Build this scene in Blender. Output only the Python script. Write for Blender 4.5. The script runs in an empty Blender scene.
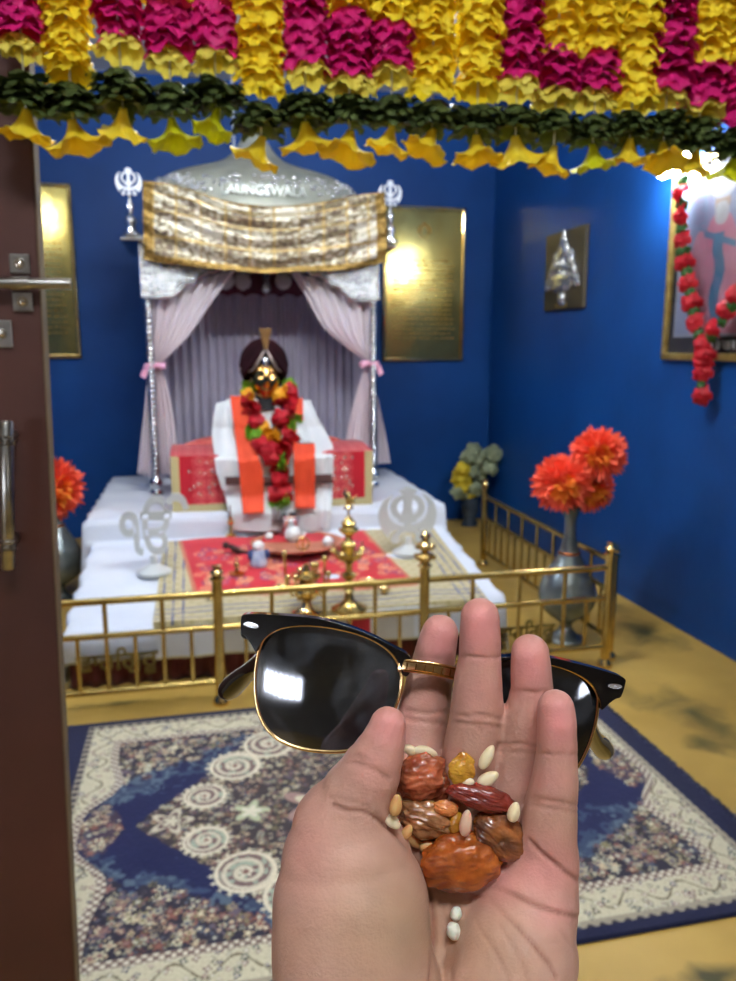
# shrine seen through a doorway, a hand with dried fruit and sunglasses in front
import bpy, math, random
import numpy as np
from mathutils import Vector, Matrix, noise as mnoise
random.seed(7); rng = np.random.default_rng(7)
PI = math.pi
C = bpy.context.scene.collection
sc = bpy.context.scene

# ------------------------------------------------------------------ camera
F = 770.0; H = 1.45; PITCH = math.radians(10.4); YAW = math.radians(12.6)
fwd = Vector((math.sin(YAW)*math.cos(PITCH), math.cos(YAW)*math.cos(PITCH), -math.sin(PITCH)))
rgt = Vector((math.cos(YAW), -math.sin(YAW), 0)); upv = rgt.cross(fwd)
EYE = Vector((0, 0, H))
cam = bpy.data.cameras.new('camera'); camo = bpy.data.objects.new('camera', cam); C.objects.link(camo)
camo.matrix_world = Matrix.Translation(EYE) @ Matrix((rgt, upv, -fwd)).transposed().to_4x4()
cam.sensor_fit = 'HORIZONTAL'; cam.sensor_width = 36; cam.lens = 36*F/736
cam.clip_start = 0.02; cam.clip_end = 60
cam.dof.use_dof = True; cam.dof.focus_distance = 0.258; cam.dof.aperture_fstop = 27
sc.camera = camo

def at(px, py, ax, v):
    """the point of the place seen at a pixel of the photograph, on the plane axis=v"""
    r = fwd + rgt*((px-368)/F) - upv*((py-490.5)/F)
    t = (v-EYE[ax])/r[ax]
    return EYE + r*t
def ray(px, py, d): return EYE + (fwd + rgt*((px-368)/F) - upv*((py-490.5)/F))*d

# ------------------------------------------------------------------ materials
def lin(c):
    return tuple(((x/255)/12.92 if x/255 <= .04045 else ((x/255+.055)/1.055)**2.4) for x in c)
MATS = {}
def mat(name, c1, c2=None, nscale=8, rough=.5, metal=0, bump=0, bscale=60, sss=0, sscol=None, trans=0, alpha=1, emit=0, spec=.5, coat=0, vcol=None, transl=0, lo=.35, hi=.65, ior=1.45, detail=4, sheen=0):
    if name in MATS: return MATS[name]
    m = bpy.data.materials.new(name); m.use_nodes = True; nt = m.node_tree; N = nt.nodes; L = nt.links
    b = N['Principled BSDF']; out = N['Material Output']
    tc = N.new('ShaderNodeTexCoord')
    b.inputs['Roughness'].default_value = rough; b.inputs['Metallic'].default_value = metal
    b.inputs['Specular IOR Level'].default_value = spec; b.inputs['IOR'].default_value = ior
    b.inputs['Base Color'].default_value = (*lin(c1), 1)
    if sheen: b.inputs['Sheen Weight'].default_value = sheen
    if vcol:
        a = N.new('ShaderNodeAttribute'); a.attribute_name = vcol; L.new(a.outputs['Color'], b.inputs['Base Color'])
    elif c2 is not None:
        n = N.new('ShaderNodeTexNoise'); n.inputs['Scale'].default_value = nscale; n.inputs['Detail'].default_value = detail
        L.new(tc.outputs['Object'], n.inputs['Vector'])
        r = N.new('ShaderNodeValToRGB'); r.color_ramp.elements[0].position = lo; r.color_ramp.elements[1].position = hi
        r.color_ramp.elements[0].color = (*lin(c1), 1); r.color_ramp.elements[1].color = (*lin(c2), 1)
        L.new(n.outputs['Fac'], r.inputs['Fac']); L.new(r.outputs['Color'], b.inputs['Base Color'])
    if bump:
        n2 = N.new('ShaderNodeTexNoise'); n2.inputs['Scale'].default_value = bscale; n2.inputs['Detail'].default_value = 3
        L.new(tc.outputs['Object'], n2.inputs['Vector'])
        bp = N.new('ShaderNodeBump'); bp.inputs['Strength'].default_value = min(1, bump); bp.inputs['Distance'].default_value = .01*max(1, bump)
        L.new(n2.outputs['Fac'], bp.inputs['Height']); L.new(bp.outputs['Normal'], b.inputs['Normal'])
    if sss:
        b.inputs['Subsurface Weight'].default_value = sss; b.inputs['Subsurface Radius'].default_value = sscol or (1, .3, .2)
        b.inputs['Subsurface Scale'].default_value = .004
    if trans: b.inputs['Transmission Weight'].default_value = trans
    if alpha < 1: b.inputs['Alpha'].default_value = alpha
    if coat: b.inputs['Coat Weight'].default_value = coat; b.inputs['Coat Roughness'].default_value = .08
    if emit:
        b.inputs['Emission Color'].default_value = (*lin(c1), 1); b.inputs['Emission Strength'].default_value = emit
    if transl:
        t = N.new('ShaderNodeBsdfTranslucent'); t.inputs['Color'].default_value = (*lin(c2 or c1), 1)
        mx = N.new('ShaderNodeMixShader'); mx.inputs[0].default_value = transl
        L.new(b.outputs[0], mx.inputs[1]); L.new(t.outputs[0], mx.inputs[2]); L.new(mx.outputs[0], out.inputs['Surface'])
    MATS[name] = m; return m

brass = mat('polished brass', (214, 188, 116), (190, 160, 90), 14, rough=.24, metal=1, bump=.08, bscale=40)
brass_b = mat('bright brass', (244, 216, 150), (224, 190, 118), 14, rough=.09, metal=1)
silver = mat('silver', (215, 216, 215), (180, 182, 184), 20, rough=.2, metal=1, bump=.1)
silver_emb = mat('embossed silver', (225, 226, 222), (160, 162, 160), 40, rough=.22, metal=.95, bump=1.6, bscale=45)
steel = mat('brushed steel', (190, 188, 184), (150, 148, 144), 30, rough=.28, metal=1)

# ------------------------------------------------------------------ mesh builder
ORG = {}
class MB:
    def __init__(s): s.v = []; s.f = []; s.c = None
    def add(s, v, f):
        o = len(s.v); s.v += [tuple(p) for p in v]; s.f += [tuple(i+o for i in q) for q in f]; return s
    def box(s, a, b, R=None, bev=0):
        a = Vector(a); b = Vector(b); c = (a+b)/2; h = (b-a)/2
        vs = []
        if bev <= 0:
            for x in (-1, 1):
                for y in (-1, 1):
                    for z in (-1, 1): vs.append(Vector((x*h.x, y*h.y, z*h.z)))
            fs = [(0, 1, 3, 2), (4, 6, 7, 5), (0, 4, 5, 1), (2, 3, 7, 6), (0, 2, 6, 4), (1, 5, 7, 3)]
        else:
            import bmesh
            bm = bmesh.new(); bmesh.ops.create_cube(bm, size=2)
            for v in bm.verts: v.co = Vector((v.co.x*h.x, v.co.y*h.y, v.co.z*h.z))
            bmesh.ops.bevel(bm, geom=list(bm.edges), offset=min(bev, .45*min(abs(h.x), abs(h.y), abs(h.z))*2), segments=2, affect='EDGES', profile=.5)
            bm.verts.index_update(); vs = [v.co.copy() for v in bm.verts]; fs = [[v.index for v in f.verts] for f in bm.faces]; bm.free()
        if R is not None: vs = [R @ v for v in vs]
        return s.add([v+c for v in vs], fs)
    def tube(s, pts, r, n=12, closed=False, flat=None, cap=True):
        pts = [Vector(p) for p in pts]; m = len(pts); rs = r if isinstance(r, (list, tuple)) else [r]*m
        vs = []; prev = None
        for i, p in enumerate(pts):
            if closed: d = (pts[(i+1) % m]-pts[i-1]).normalized()
            else: d = (pts[min(i+1, m-1)]-pts[max(i-1, 0)]).normalized()
            if prev is None:
                a = Vector((0, 0, 1)) if abs(d.z) < .9 else Vector((1, 0, 0)); u = (a - d*a.dot(d)).normalized()
            else: u = (prev - d*prev.dot(d)).normalized()
            prev = u; w = d.cross(u)
            for k in range(n):
                t = 2*PI*k/n; fl = flat if flat else 1
                vs.append(p + u*math.cos(t)*rs[i]*fl + w*math.sin(t)*rs[i])
        fs = []
        for i in range(m if closed else m-1):
            j = (i+1) % m
            for k in range(n): fs.append((i*n+k, i*n+(k+1) % n, j*n+(k+1) % n, j*n+k))
        if cap and not closed: fs.append(tuple(range(n))[::-1]); fs.append(tuple((m-1)*n+k for k in range(n)))
        return s.add(vs, fs)
    def lathe(s, prof, o=(0, 0, 0), n=24, M=None, sx=1, sy=1):
        o = Vector(o); vs = []; fs = []
        for r, z in prof:
            for k in range(n):
                t = 2*PI*k/n; p = Vector((r*math.cos(t)*sx, r*math.sin(t)*sy, z))
                if M is not None: p = M @ p
                vs.append(p+o)
        for i in range(len(prof)-1):
            for k in range(n): fs.append((i*n+k, i*n+(k+1) % n, (i+1)*n+(k+1) % n, (i+1)*n+k))
        fs.append(tuple(range(n))[::-1]); fs.append(tuple((len(prof)-1)*n+k for k in range(n)))
        return s.add(vs, fs)
    def ball(s, c, r, n=16, M=None, jit=0, seed=0):
        r = r if isinstance(r, (tuple, list, Vector)) else (r, r, r); c = Vector(c); h = n//2; vs = []; fs = []
        for i in range(h+1):
            a = PI*i/h
            for k in range(n):
                t = 2*PI*k/n; d = Vector((math.sin(a)*math.cos(t), math.sin(a)*math.sin(t), math.cos(a)))
                q = 1+jit*mnoise.noise(d*2.2+Vector((seed*3.1, seed, 0))) if jit else 1
                p = Vector((d.x*r[0], d.y*r[1], d.z*r[2]))*q
                if M is not None: p = M @ p
                vs.append(p+c)
        for i in range(h):
            for k in range(n): fs.append((i*n+k, (i+1)*n+k, (i+1)*n+(k+1) % n, i*n+(k+1) % n))
        return s.add(vs, fs)
    def grid(s, fn, nu, nv, thick=0):
        vs = [Vector(fn(i/nu, j/nv)) for j in range(nv+1) for i in range(nu+1)]
        W = nu+1; fs = [(j*W+i, j*W+i+1, (j+1)*W+i+1, (j+1)*W+i) for j in range(nv) for i in range(nu)]
        return s.add(vs, fs)
    def prism(s, out, M, d):
        """closed 2D outline extruded by d along local z, placed by matrix M"""
        n = len(out); vs = [M @ Vector((x, y, 0)) for x, y in out]+[M @ Vector((x, y, d)) for x, y in out]
        fs = [tuple(range(n))[::-1], tuple(range(n, 2*n))]+[(i, (i+1) % n, n+(i+1) % n, n+i) for i in range(n)]
        return s.add(vs, fs)
    def build(s, name, m, parent=None, smooth=True, ang=None, col=None, solid=0, bevel=0, sub=0):
        o0 = ORG.get(parent.name, Vector((0, 0, 0))) if parent else Vector((0, 0, 0))
        me = bpy.data.meshes.new(name)
        me.from_pydata([(v[0]-o0.x, v[1]-o0.y, v[2]-o0.z) for v in s.v], [], s.f); me.update()
        if smooth:
            me.polygons.foreach_set('use_smooth', [True]*len(me.polygons))
            try: me.set_sharp_from_angle(angle=math.radians(ang or 45))
            except Exception: pass
        if col is not None:
            a = me.color_attributes.new('paint', 'FLOAT_COLOR', 'POINT')
            c4 = np.ones((len(s.v), 4), np.float32); c4[:, :3] = col; a.data.foreach_set('color', c4.ravel())
        me.materials.append(m)
        ob = bpy.data.objects.new(name, me); C.objects.link(ob)
        if parent: ob.parent = parent; ORG[ob.name] = o0.copy()
        else: ORG[ob.name] = Vector((0, 0, 0))
        if solid: md = ob.modifiers.new('solid', 'SOLIDIFY'); md.thickness = solid; md.offset = 0
        if bevel: md = ob.modifiers.new('bevel', 'BEVEL'); md.width = bevel; md.segments = 2; md.limit_method = 'ANGLE'
        if sub: md = ob.modifiers.new('sub', 'SUBSURF'); md.levels = sub; md.render_levels = sub
        return ob

def thing(name, label, cat, loc, group=None):
    o = bpy.data.objects.new(name, None); C.objects.link(o); o.location = loc; o.empty_display_size = .05
    ORG[o.name] = Vector(loc); o['label'] = label; o['category'] = cat
    if group: o['group'] = group
    return o
def tag(o, label, cat, group=None, kind=None):
    o['label'] = label; o['category'] = cat
    if group: o['group'] = group
    if kind: o['kind'] = kind
    return o
def struct(o): o['kind'] = 'structure'; return o
def sub_copy(src, parent, loc, rot=(0, 0, 0), scale=1):
    c = src.copy(); C.objects.link(c); c.parent = parent; c.location = loc; c.rotation_euler = rot
    c.scale = (scale,)*3 if not isinstance(scale, tuple) else scale
    return c
def glyph(txt, size, depth, bold=0):
    cu = bpy.data.curves.new('glyph', 'FONT'); cu.body = txt; cu.size = size; cu.extrude = depth/2; cu.align_x = 'CENTER'; cu.offset = bold
    cu.resolution_u = 4
    ob = bpy.data.objects.new('glyph', cu); C.objects.link(ob)
    dg = bpy.context.evaluated_depsgraph_get(); dg.update()
    me = bpy.data.meshes.new_from_object(ob.evaluated_get(dg)); 
    v = [x.co.copy() for x in me.vertices]; f = [tuple(p.vertices) for p in me.polygons]
    bpy.data.objects.remove(ob); bpy.data.curves.remove(cu); bpy.data.meshes.remove(me)
    return v, f
def place_glyph(mb, txt, size, depth, center_px=None, M=None, w=None, h=None, bold=0):
    v, f = glyph(txt, size, depth, bold)
    if not v: return mb
    x0 = min(p.x for p in v); x1 = max(p.x for p in v); y0 = min(p.y for p in v); y1 = max(p.y for p in v)
    sx = (w/(x1-x0)) if w else 1; sy = (h/(y1-y0)) if h else sx
    if not w: sx = sy
    v = [M @ Vector(((p.x-(x0+x1)/2)*sx, (p.y-y0)*sy, p.z)) for p in v]
    return mb.add(v, f)
def smooth_poly(pts, n=4, closed=True):
    out = []; m = len(pts)
    rngi = range(m) if closed else range(m-1)
    for i in rngi:
        g = lambda k: pts[k % m] if closed else pts[max(0, min(m-1, k))]
        p0, p1, p2, p3 = g(i-1), g(i), g(i+1), g(i+2)
        for k in range(n):
            t = k/n
            out.append(tuple(.5*((2*p1[a])+(-p0[a]+p2[a])*t+(2*p0[a]-5*p1[a]+4*p2[a]-p3[a])*t*t+(-p0[a]+3*p1[a]-3*p2[a]+p3[a])*t**3) for a in range(len(p1))))
    if not closed: out.append(tuple(pts[-1]))
    return out
XZ = lambda x, y, z: Matrix.Translation((x, y, z)) @ Matrix.Rotation(PI/2, 4, 'X')   # local xy -> world xz, extrude towards -y
XR, XL, YB, ZC, YF = 2.44, -1.54, 6.2, 3.4, 1.2

# ------------------------------------------------------------------ setting
def stain_floor():
    m = mat('ochre marble', (188, 154, 78), (156, 124, 56), 2.2, rough=.42, spec=.3, lo=.3, hi=.75, detail=8, bump=0)
    nt = m.node_tree; N = nt.nodes; L = nt.links; b = N['Principled BSDF']
    tc = [n for n in N if n.type == 'TEX_COORD'][0]
    base = b.inputs['Base Color'].links[0].from_socket
    nz = N.new('ShaderNodeTexNoise'); nz.inputs['Scale'].default_value = 5; nz.inputs['Detail'].default_value = 6; nz.inputs['Distortion'].default_value = .8
    L.new(tc.outputs['Object'], nz.inputs['Vector'])
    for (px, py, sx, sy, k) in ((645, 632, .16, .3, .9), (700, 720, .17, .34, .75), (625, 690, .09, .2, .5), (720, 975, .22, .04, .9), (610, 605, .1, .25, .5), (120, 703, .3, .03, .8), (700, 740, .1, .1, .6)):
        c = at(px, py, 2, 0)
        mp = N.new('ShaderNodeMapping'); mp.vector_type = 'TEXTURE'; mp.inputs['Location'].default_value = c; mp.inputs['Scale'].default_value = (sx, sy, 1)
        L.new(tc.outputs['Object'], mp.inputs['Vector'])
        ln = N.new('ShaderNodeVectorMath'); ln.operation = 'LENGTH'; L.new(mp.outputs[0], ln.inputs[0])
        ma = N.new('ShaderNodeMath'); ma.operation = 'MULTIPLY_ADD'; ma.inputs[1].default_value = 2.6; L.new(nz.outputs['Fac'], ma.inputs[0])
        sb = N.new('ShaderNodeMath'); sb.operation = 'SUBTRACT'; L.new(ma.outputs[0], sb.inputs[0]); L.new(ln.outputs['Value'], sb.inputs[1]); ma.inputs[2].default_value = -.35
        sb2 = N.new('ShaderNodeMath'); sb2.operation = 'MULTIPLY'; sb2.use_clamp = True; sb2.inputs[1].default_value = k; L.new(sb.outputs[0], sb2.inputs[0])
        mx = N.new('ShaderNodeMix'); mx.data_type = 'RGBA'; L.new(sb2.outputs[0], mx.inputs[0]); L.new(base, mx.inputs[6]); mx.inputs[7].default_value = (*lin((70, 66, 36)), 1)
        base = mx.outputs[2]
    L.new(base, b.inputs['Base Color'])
    return m
struct(MB().box((-5, -3.3, -.1), (4, YB+.1, 0)).build('floor', stain_floor(), smooth=False))
blue = mat('blue wall paint', (15, 70, 136), (12, 60, 120), 1.5, rough=.5, bump=.15, bscale=25, spec=.3)
struct(MB().box((XL-.1, YB, 0), (XR+.1, YB+.1, ZC)).build('wall_back', blue, smooth=False))
struct(MB().box((XR, YF, 0), (XR+.1, YB, ZC)).build('wall_right', blue, smooth=False))
struct(MB().box((XL-.1, YF, 0), (XL, YB, ZC)).build('wall_left', blue, smooth=False))
white = mat('white plaster', (214, 214, 208), (204, 204, 200), 3, rough=.8)
struct(MB().box((-5, -3.3, ZC), (4, YB+.1, ZC+.1)).build('ceiling', white, smooth=False))
cream = mat('cream plaster', (150, 140, 122), (140, 132, 116), 3, rough=.8)
fw = MB(); fw.box((-5, YF, 0), (-1.05, YF+.12, ZC)); fw.box((1.25, YF, 0), (4, YF+.12, ZC)); fw.box((-1.05, YF, 2.12), (1.25, YF+.12, ZC))
struct(fw.build('wall_front', cream, smooth=False))
hall = mat('hall wall', (130, 120, 104), (120, 110, 96), 3, rough=.9)
struct(MB().box((-5.1, -3.3, 0), (-5, YF, ZC)).build('wall_hall_left', hall, smooth=False))
struct(MB().box((4, -3.3, 0), (4.1, YF, ZC)).build('wall_hall_right', hall, smooth=False))
bw = MB(); wins = [(-4.9, -2.7), (2.2, 2.8)]; xs = [-5.1]
for a, b in wins: xs += [a, b]
xs += [4.1]
for i in range(0, len(xs), 2): bw.box((xs[i], -3.4, 0), (xs[i+1], -3.3, ZC))
for a, b in wins: bw.box((a, -3.4, 0), (b, -3.3, .9)); bw.box((a, -3.4, 1.3), (b, -3.3, ZC))
struct(bw.build('wall_hall_back', hall, smooth=False))
wglow = mat('frosted daylight glass', (235, 242, 255), emit=10, rough=.6)
frm = mat('window frame', (200, 196, 186), rough=.5)
for i, (a, b) in enumerate(wins):
    w = MB()
    for x in np.linspace(a, b, 8): w.box((x-.015, -3.34, .9), (x+.015, -3.29, 1.3))
    for z in (.9, 1.3): w.box((a, -3.34, z-.02), (b, -3.29, z+.02))
    wo = struct(w.build('window_%d' % (i+1), frm, smooth=False))
    MB().box((a, -3.37, .9), (b, -3.355, 1.3)).build('pane', wglow, wo, smooth=False)
# wall lamps the place has, then unseen ceiling tubes added as fill light
def tube_lamp(name, label, c, axis, length, strength, side, rad=.016, drop=.045):
    t = thing(name, label, 'lamp', c); c = Vector(c); d = Vector((0, 1, 0)) if axis == 'y' else Vector((1, 0, 0)); s = Vector(side)
    e = mat('tube light %g' % strength, (240, 246, 255), emit=strength)
    MB().tube([c-d*length/2, c+d*length/2], rad, 16).build('tube', e, t)
    h = MB(); w = c+s*drop; a = Vector((.02, .02, .02)) ; 
    lo = w-d*(length/2+.03)-Vector((abs(d.y), abs(d.x), 0))*.02-Vector((0, 0, .02)); hi = w+d*(length/2+.03)+Vector((abs(d.y), abs(d.x), 0))*.02+Vector((0, 0, .02))
    if abs(s.z): pass
    h.box(lo, hi)
    for q in (-1, 1): h.tube([w+d*q*(length/2+.01), c+d*q*(length/2+.01)], .018, 10)
    h.build('housing', white, t)
    return t
tube_lamp('wall_lamp', 'glowing white wall lamp above the framed picture on the right wall', (XR-.10, 3.60, 2.345), 'y', .16, 95, (1, 0, 0), .05, .075)
tube_lamp('wall_lamp', 'white tube lamp high on the left wall', (XL+.075, 3.6, 2.78), 'y', .7, 90, (-1, 0, 0))
tube_lamp('added_fill_tube', 'added white fill tube, out of view under the ceiling of the blue room', (.45, 2.6, ZC-.33), 'x', 1.2, 130, (0, 0, 1), .016, .3)  # added out of view to brighten the room and its ceiling
tube_lamp('added_fill_tube', 'added white fill tube, out of view on the ceiling of the outer hall', (.1, -.9, ZC-.075), 'x', 1.2, 110, (0, 0, 1))  # added out of view to light the hand and flower strings
wd = bpy.data.worlds.new('world'); sc.world = wd; wd.use_nodes = True
wd.node_tree.nodes['Background'].inputs[0].default_value = (.5, .6, .8, 1); wd.node_tree.nodes['Background'].inputs[1].default_value = .3

# ------------------------------------------------------------------ dark wooden door with its bolt and handle
wood = mat('dark brown door', (78, 42, 34), (62, 32, 26), 2.5, rough=.5, bump=.1, bscale=20, detail=7)
edge = mat('worn door edge', (112, 96, 66), (90, 74, 50), 8, rough=.6)
dt = thing('door', 'dark brown wooden door leaf with steel bolt and handle at the left', 'door', (-.62, YF-.02, .01))
def lean(mb):   # the leaf hangs very slightly out of plumb
    mb.v = [(v[0]+v[2]*math.tan(math.radians(1.3)), v[1], v[2]) for v in mb.v]; return mb
lean(MB().box((-1.02, YF-.045, .01), (-.236, YF-.005, 2.1), bev=.002)).build('leaf', wood, dt, smooth=False)
lean(MB().box((-.2365, YF-.043, .01), (-.2345, YF-.007, 2.1))).build('edge_strip', edge, dt, smooth=False)
zb = at(30, 283, 1, YF-.065).z; yb = YF-.065
bt = MB().tube([(-.6, yb, zb-.003), at(71, 284, 1, yb)], .0072, 20).build('bolt', steel, dt, ang=40)
bt['label'] = 'horizontal round steel bolt sticking out past the door edge'
scr = mat('screw head', (230, 226, 220), rough=.15, metal=1)
for px, py, w_, h_ in ((20, 264, .0125, .0125), (23, 302, .0125, .0125), (2, 334, .013, .018)):
    c = at(px, py, 1, YF-.047)
    p = MB().box(c-Vector((w_, .003, h_)), c+Vector((w_, .0015, h_)), bev=.001).build('bolt_plate', steel, dt, smooth=False)
    m = MB().tube([c-Vector((0, .0025, 0)), c-Vector((0, .0045, 0))], [.0078, .0068], 20); m.ball(c-Vector((0, .0045, 0)), (.0042, .0022, .0042), 14)
    m.build('screw', scr, p)
c = at(20, 283, 1, yb)
MB().tube([c-Vector((.012, 0, .001)), c+Vector((.012, 0, 0))], .0088, 20).build('bracket', steel, bt)
h0 = at(6, 421, 1, YF-.085); h1 = at(8, 569, 1, YF-.085); dd = (h1-h0)
def hp(t): return h0+dd*t
ht = MB().tube([hp(0), hp(.01), hp(.99), hp(1)], [.0075, .009, .009, .0075], 20).build('handle', steel, dt)
for t in (.1, .13, .15, .8, .835, .86): MB().tube([hp(t-.008), hp(t), hp(t+.008)], [.0095, .0118, .0095], 20).build('ring', steel, ht)
for t in (.115, .83): MB().tube([hp(t), hp(t)+Vector((0, .045, 0))], .008, 14).build('standoff', steel, ht)
EXPO = 1.65
# ------------------------------------------------------------------ rug (pattern of the pile = vertex colours)
def srgb(c): return np.array(lin(c))
def rug():
    hx, hy = 1.07, .725; st = .0034; nx = int(2*hx/st); ny = int(2*hy/st)
    X, Y = np.meshgrid(np.linspace(-hx, hx, nx+1), np.linspace(-hy, hy, ny+1)); aX = np.abs(X); aY = np.abs(Y)
    col = np.zeros(X.shape+(3,)); navy = srgb((9, 14, 50)); blue_ = srgb((18, 30, 96)); creamc = srgb((192, 184, 154))
    col[:] = navy
    def rim(s):  # half width of the field inside the border, bulging at mid-height
        return s
    bul = .075*np.exp(-(Y/.16)**4) - .03*np.exp(-((aY-.27)/.09)**2)
    fx, fy = .85, .535
    infield = (aX < fx+bul) & (aY < fy+.05*np.exp(-(X/.25)**4))
    outb = (aX < .98) & (aY < .69)
    border = outb & ~infield
    def smooth_noise(scale, seed):
        g = np.random.default_rng(seed); n = max(4, int(2*hx/scale)); m = max(4, int(2*hy/scale)); a = g.random((m+2, n+2))
        u = (X+hx)/(2*hx)*n; v = (Y+hy)/(2*hy)*m; i = np.clip(u.astype(int), 0, n); j = np.clip(v.astype(int), 0, m); fu = u-i; fv = v-j
        fu = fu*fu*(3-2*fu); fv = fv*fv*(3-2*fv)
        return (a[j, i]*(1-fu)+a[j, i+1]*fu)*(1-fv)+(a[j+1, i]*(1-fu)+a[j+1, i+1]*fu)*fv
    nA = smooth_noise(.06, 1); nB = smooth_noise(.015, 2); nC = smooth_noise(.03, 3)
    col[infield] = srgb((9, 16, 62))
    # spandrels in the corners with frilled edge, medallion diamond in the middle
    frill = (nA-.5)*.10+(nB-.5)*.05
    span = infield & (aY > .25+(.82-aX)*.56+frill*.8) & (aX > .25)
    clus = infield & ((((aX-.865)/.06)**2+(Y/.12)**2) < 1+frill*5)
    med = infield & (aY < np.interp(aX, [0, .2, .32, .40, .47, .53, .60, .66, .72, .765], [.6, .6, .52, .43, .36, .26, .18, .12, .055, -.01])+(nB-.5)*.02)
    haze = infield & ~span & ~med & (aY > .16+(.82-aX)*.56+frill*1.6)
    col[haze & (nC > .45)] = srgb((44, 58, 84)); col[haze & (nB > .62)] = srgb((74, 90, 104))
    base_dark = srgb((40, 32, 40))
    col[span] = srgb((34, 30, 46)); col[med] = srgb((52, 42, 44)); col[clus] = srgb((60, 44, 60))
    col[border] = creamc
    # vines & flowers in the cream border
    bw_ = np.where(aX > fx, (aX-.915), (aY-.61)); al = np.where(aX > fx, Y, X)
    vine = border & (np.abs(bw_-.028*np.sin(al*42)) < .004); col[vine] = srgb((112, 100, 76))
    # small blossoms stamped anywhere
    flat = col.reshape(-1, 3)
    def stamp(cx, cy, r, c, petals=5, ph=0, c2=None, mask=None):
        i0 = int((cx-r+hx)/st); i1 = int((cx+r+hx)/st)+2; j0 = int((cy-r+hy)/st); j1 = int((cy+r+hy)/st)+2
        i0 = max(0, i0); j0 = max(0, j0); i1 = min(nx+1, i1); j1 = min(ny+1, j1)
        if i1 <= i0 or j1 <= j0: return
        x = X[j0:j1, i0:i1]-cx; y = Y[j0:j1, i0:i1]-cy; d = np.hypot(x, y); a = np.arctan2(y, x)
        m = d < r*(.72+.28*np.cos(petals*a+ph))
        if mask is not None: m &= mask[j0:j1, i0:i1]
        col[j0:j1, i0:i1][m] = c
        if c2 is not None:
            m2 = d < r*.38
            if mask is not None: m2 &= mask[j0:j1, i0:i1]
            col[j0:j1, i0:i1][m2] = c2
    pal = [srgb(c) for c in ((206, 196, 160), (170, 146, 120), (136, 100, 92), (124, 116, 80), (190, 168, 134), (96, 84, 96), (176, 174, 150), (134, 84, 70), (70, 76, 92), (40, 30, 36))]
    g = np.random.default_rng(5)
    for k in range(6500):
        x = g.uniform(-.93, .93); y = g.uniform(-.53, .53); r = g.uniform(.008, .02)
        i = int((x+hx)/st); j = int((y+hy)/st)
        if span[j, i] or clus[j, i]:
            stamp(x, y, r, pal[g.integers(len(pal))]*g.uniform(.5, 1), g.integers(4, 7), g.uniform(0, 6), pal[g.integers(len(pal))], infield)
        elif med[j, i]: stamp(x, y, r*.75, pal[g.integers(len(pal))]*g.uniform(.5, .95), 5, g.uniform(0, 6), pal[g.integers(len(pal))]*.7, infield)
    for k in range(4200):
        x = g.uniform(-.98, .98); y = g.uniform(-.69, .69); i = int((x+hx)/st); j = int((y+hy)/st)
        if border[j, i]: stamp(x, y, g.uniform(.005, .013), [srgb((96, 88, 66)), srgb((120, 92, 84)), srgb((72, 80, 70)), srgb((58, 58, 84)), srgb((150, 120, 110)), srgb((170, 164, 140))][g.integers(6)], g.integers(3, 6), g.uniform(0, 6), srgb((200, 190, 170)), border)
    # guard lines with beads beside the field
    gl = border & ((aX < fx+bul+.028) & (aY < fy+.05*np.exp(-(X/.25)**4)+.028)); col[gl] = srgb((118, 98, 88))
    bead = gl & (np.sin(X*230)*np.sin(Y*230) > .15); col[bead] = srgb((206, 196, 172))
    og = border & ((aX > .955) | (aY > .665)); col[og] = srgb((150, 140, 120)); col[og & (np.sin(X*180)+np.sin(Y*180) > .6)] = srgb((46, 40, 50))
    # scrolls in the medallion
    def scroll(cx, cy, R, sgn, ph=0):
        x = X-cx; y = Y-cy; d = np.hypot(x, y); a = np.arctan2(y, x)*sgn+ph
        inside = (d < R) & infield
        sp = (d/R*2.6-a/(2*PI)) % 1
        col[inside & (sp < .42)] = srgb((196, 186, 160)); col[inside & (sp >= .42)] = srgb((112, 88, 84)); col[inside & (sp > .5) & (nB > .6)] = srgb((150, 160, 138))
        rimm = infield & (d >= R*.9) & (d < R*1.04); col[rimm] = srgb((210, 200, 172))
        for q in range(18):
            t = q*2*PI/18
            stamp(cx+R*1.13*math.cos(t), cy+R*1.13*math.sin(t), .009, srgb((200, 190, 162)), 4, 0, None, infield)
        stamp(cx, cy, R*.3, srgb((206, 196, 170)), 6, 0, srgb((120, 80, 70)), infield)
    for sx in (-1, 1):
        for sy in (-1, 1):
            scroll(sx*.445, sy*.285, .085, sx*sy, 1); scroll(sx*.552, sy*.118, .066, -sx*sy, 2); scroll(sx*.315, sy*.41, .09, sx*sy, 0); scroll(sx*.17, sy*.5, .07, -sx*sy, 1)
        for (cx, cy, R, c) in ((.655, 0, .07, (190, 180, 154)), (.655, 0, .048, (96, 74, 70)), (.655, 0, .03, (196, 188, 160)), (.41, 0, .06, (170, 176, 140)), (.41, 0, .035, (206, 200, 176)), (.2, 0, .12, (150, 120, 110)), (.2, 0, .08, (190, 180, 150))):
            stamp(sx*cx, cy, R, srgb(c), 5, 0, None, infield)
    stamp(0, 0, .16, srgb((196, 186, 160)), 8, 0, srgb((110, 70, 66)))
    col *= (.86+.28*rng.random(X.shape))[..., None]
    c0 = Vector((.532, 2.24, 0))
    zz = .012+.0012*rng.random(X.shape)
    edge_ = (aX > hx-st) | (aY > hy-st); zz[edge_] = .002
    V = np.stack([X+c0.x, Y+c0.y, zz], -1).reshape(-1, 3)
    # ragged blue fringe on the short ends
    fr = (np.abs(X) > hx-.02); V[:, 0] += (np.sign(X)*fr*(rng.random(X.shape)-.4)*.022).ravel()
    W = nx+1; J, I = np.mgrid[0:ny, 0:nx]; q = (J*W+I).ravel()
    faces = np.stack([q, q+1, q+W+1, q+W], 1)
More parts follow.
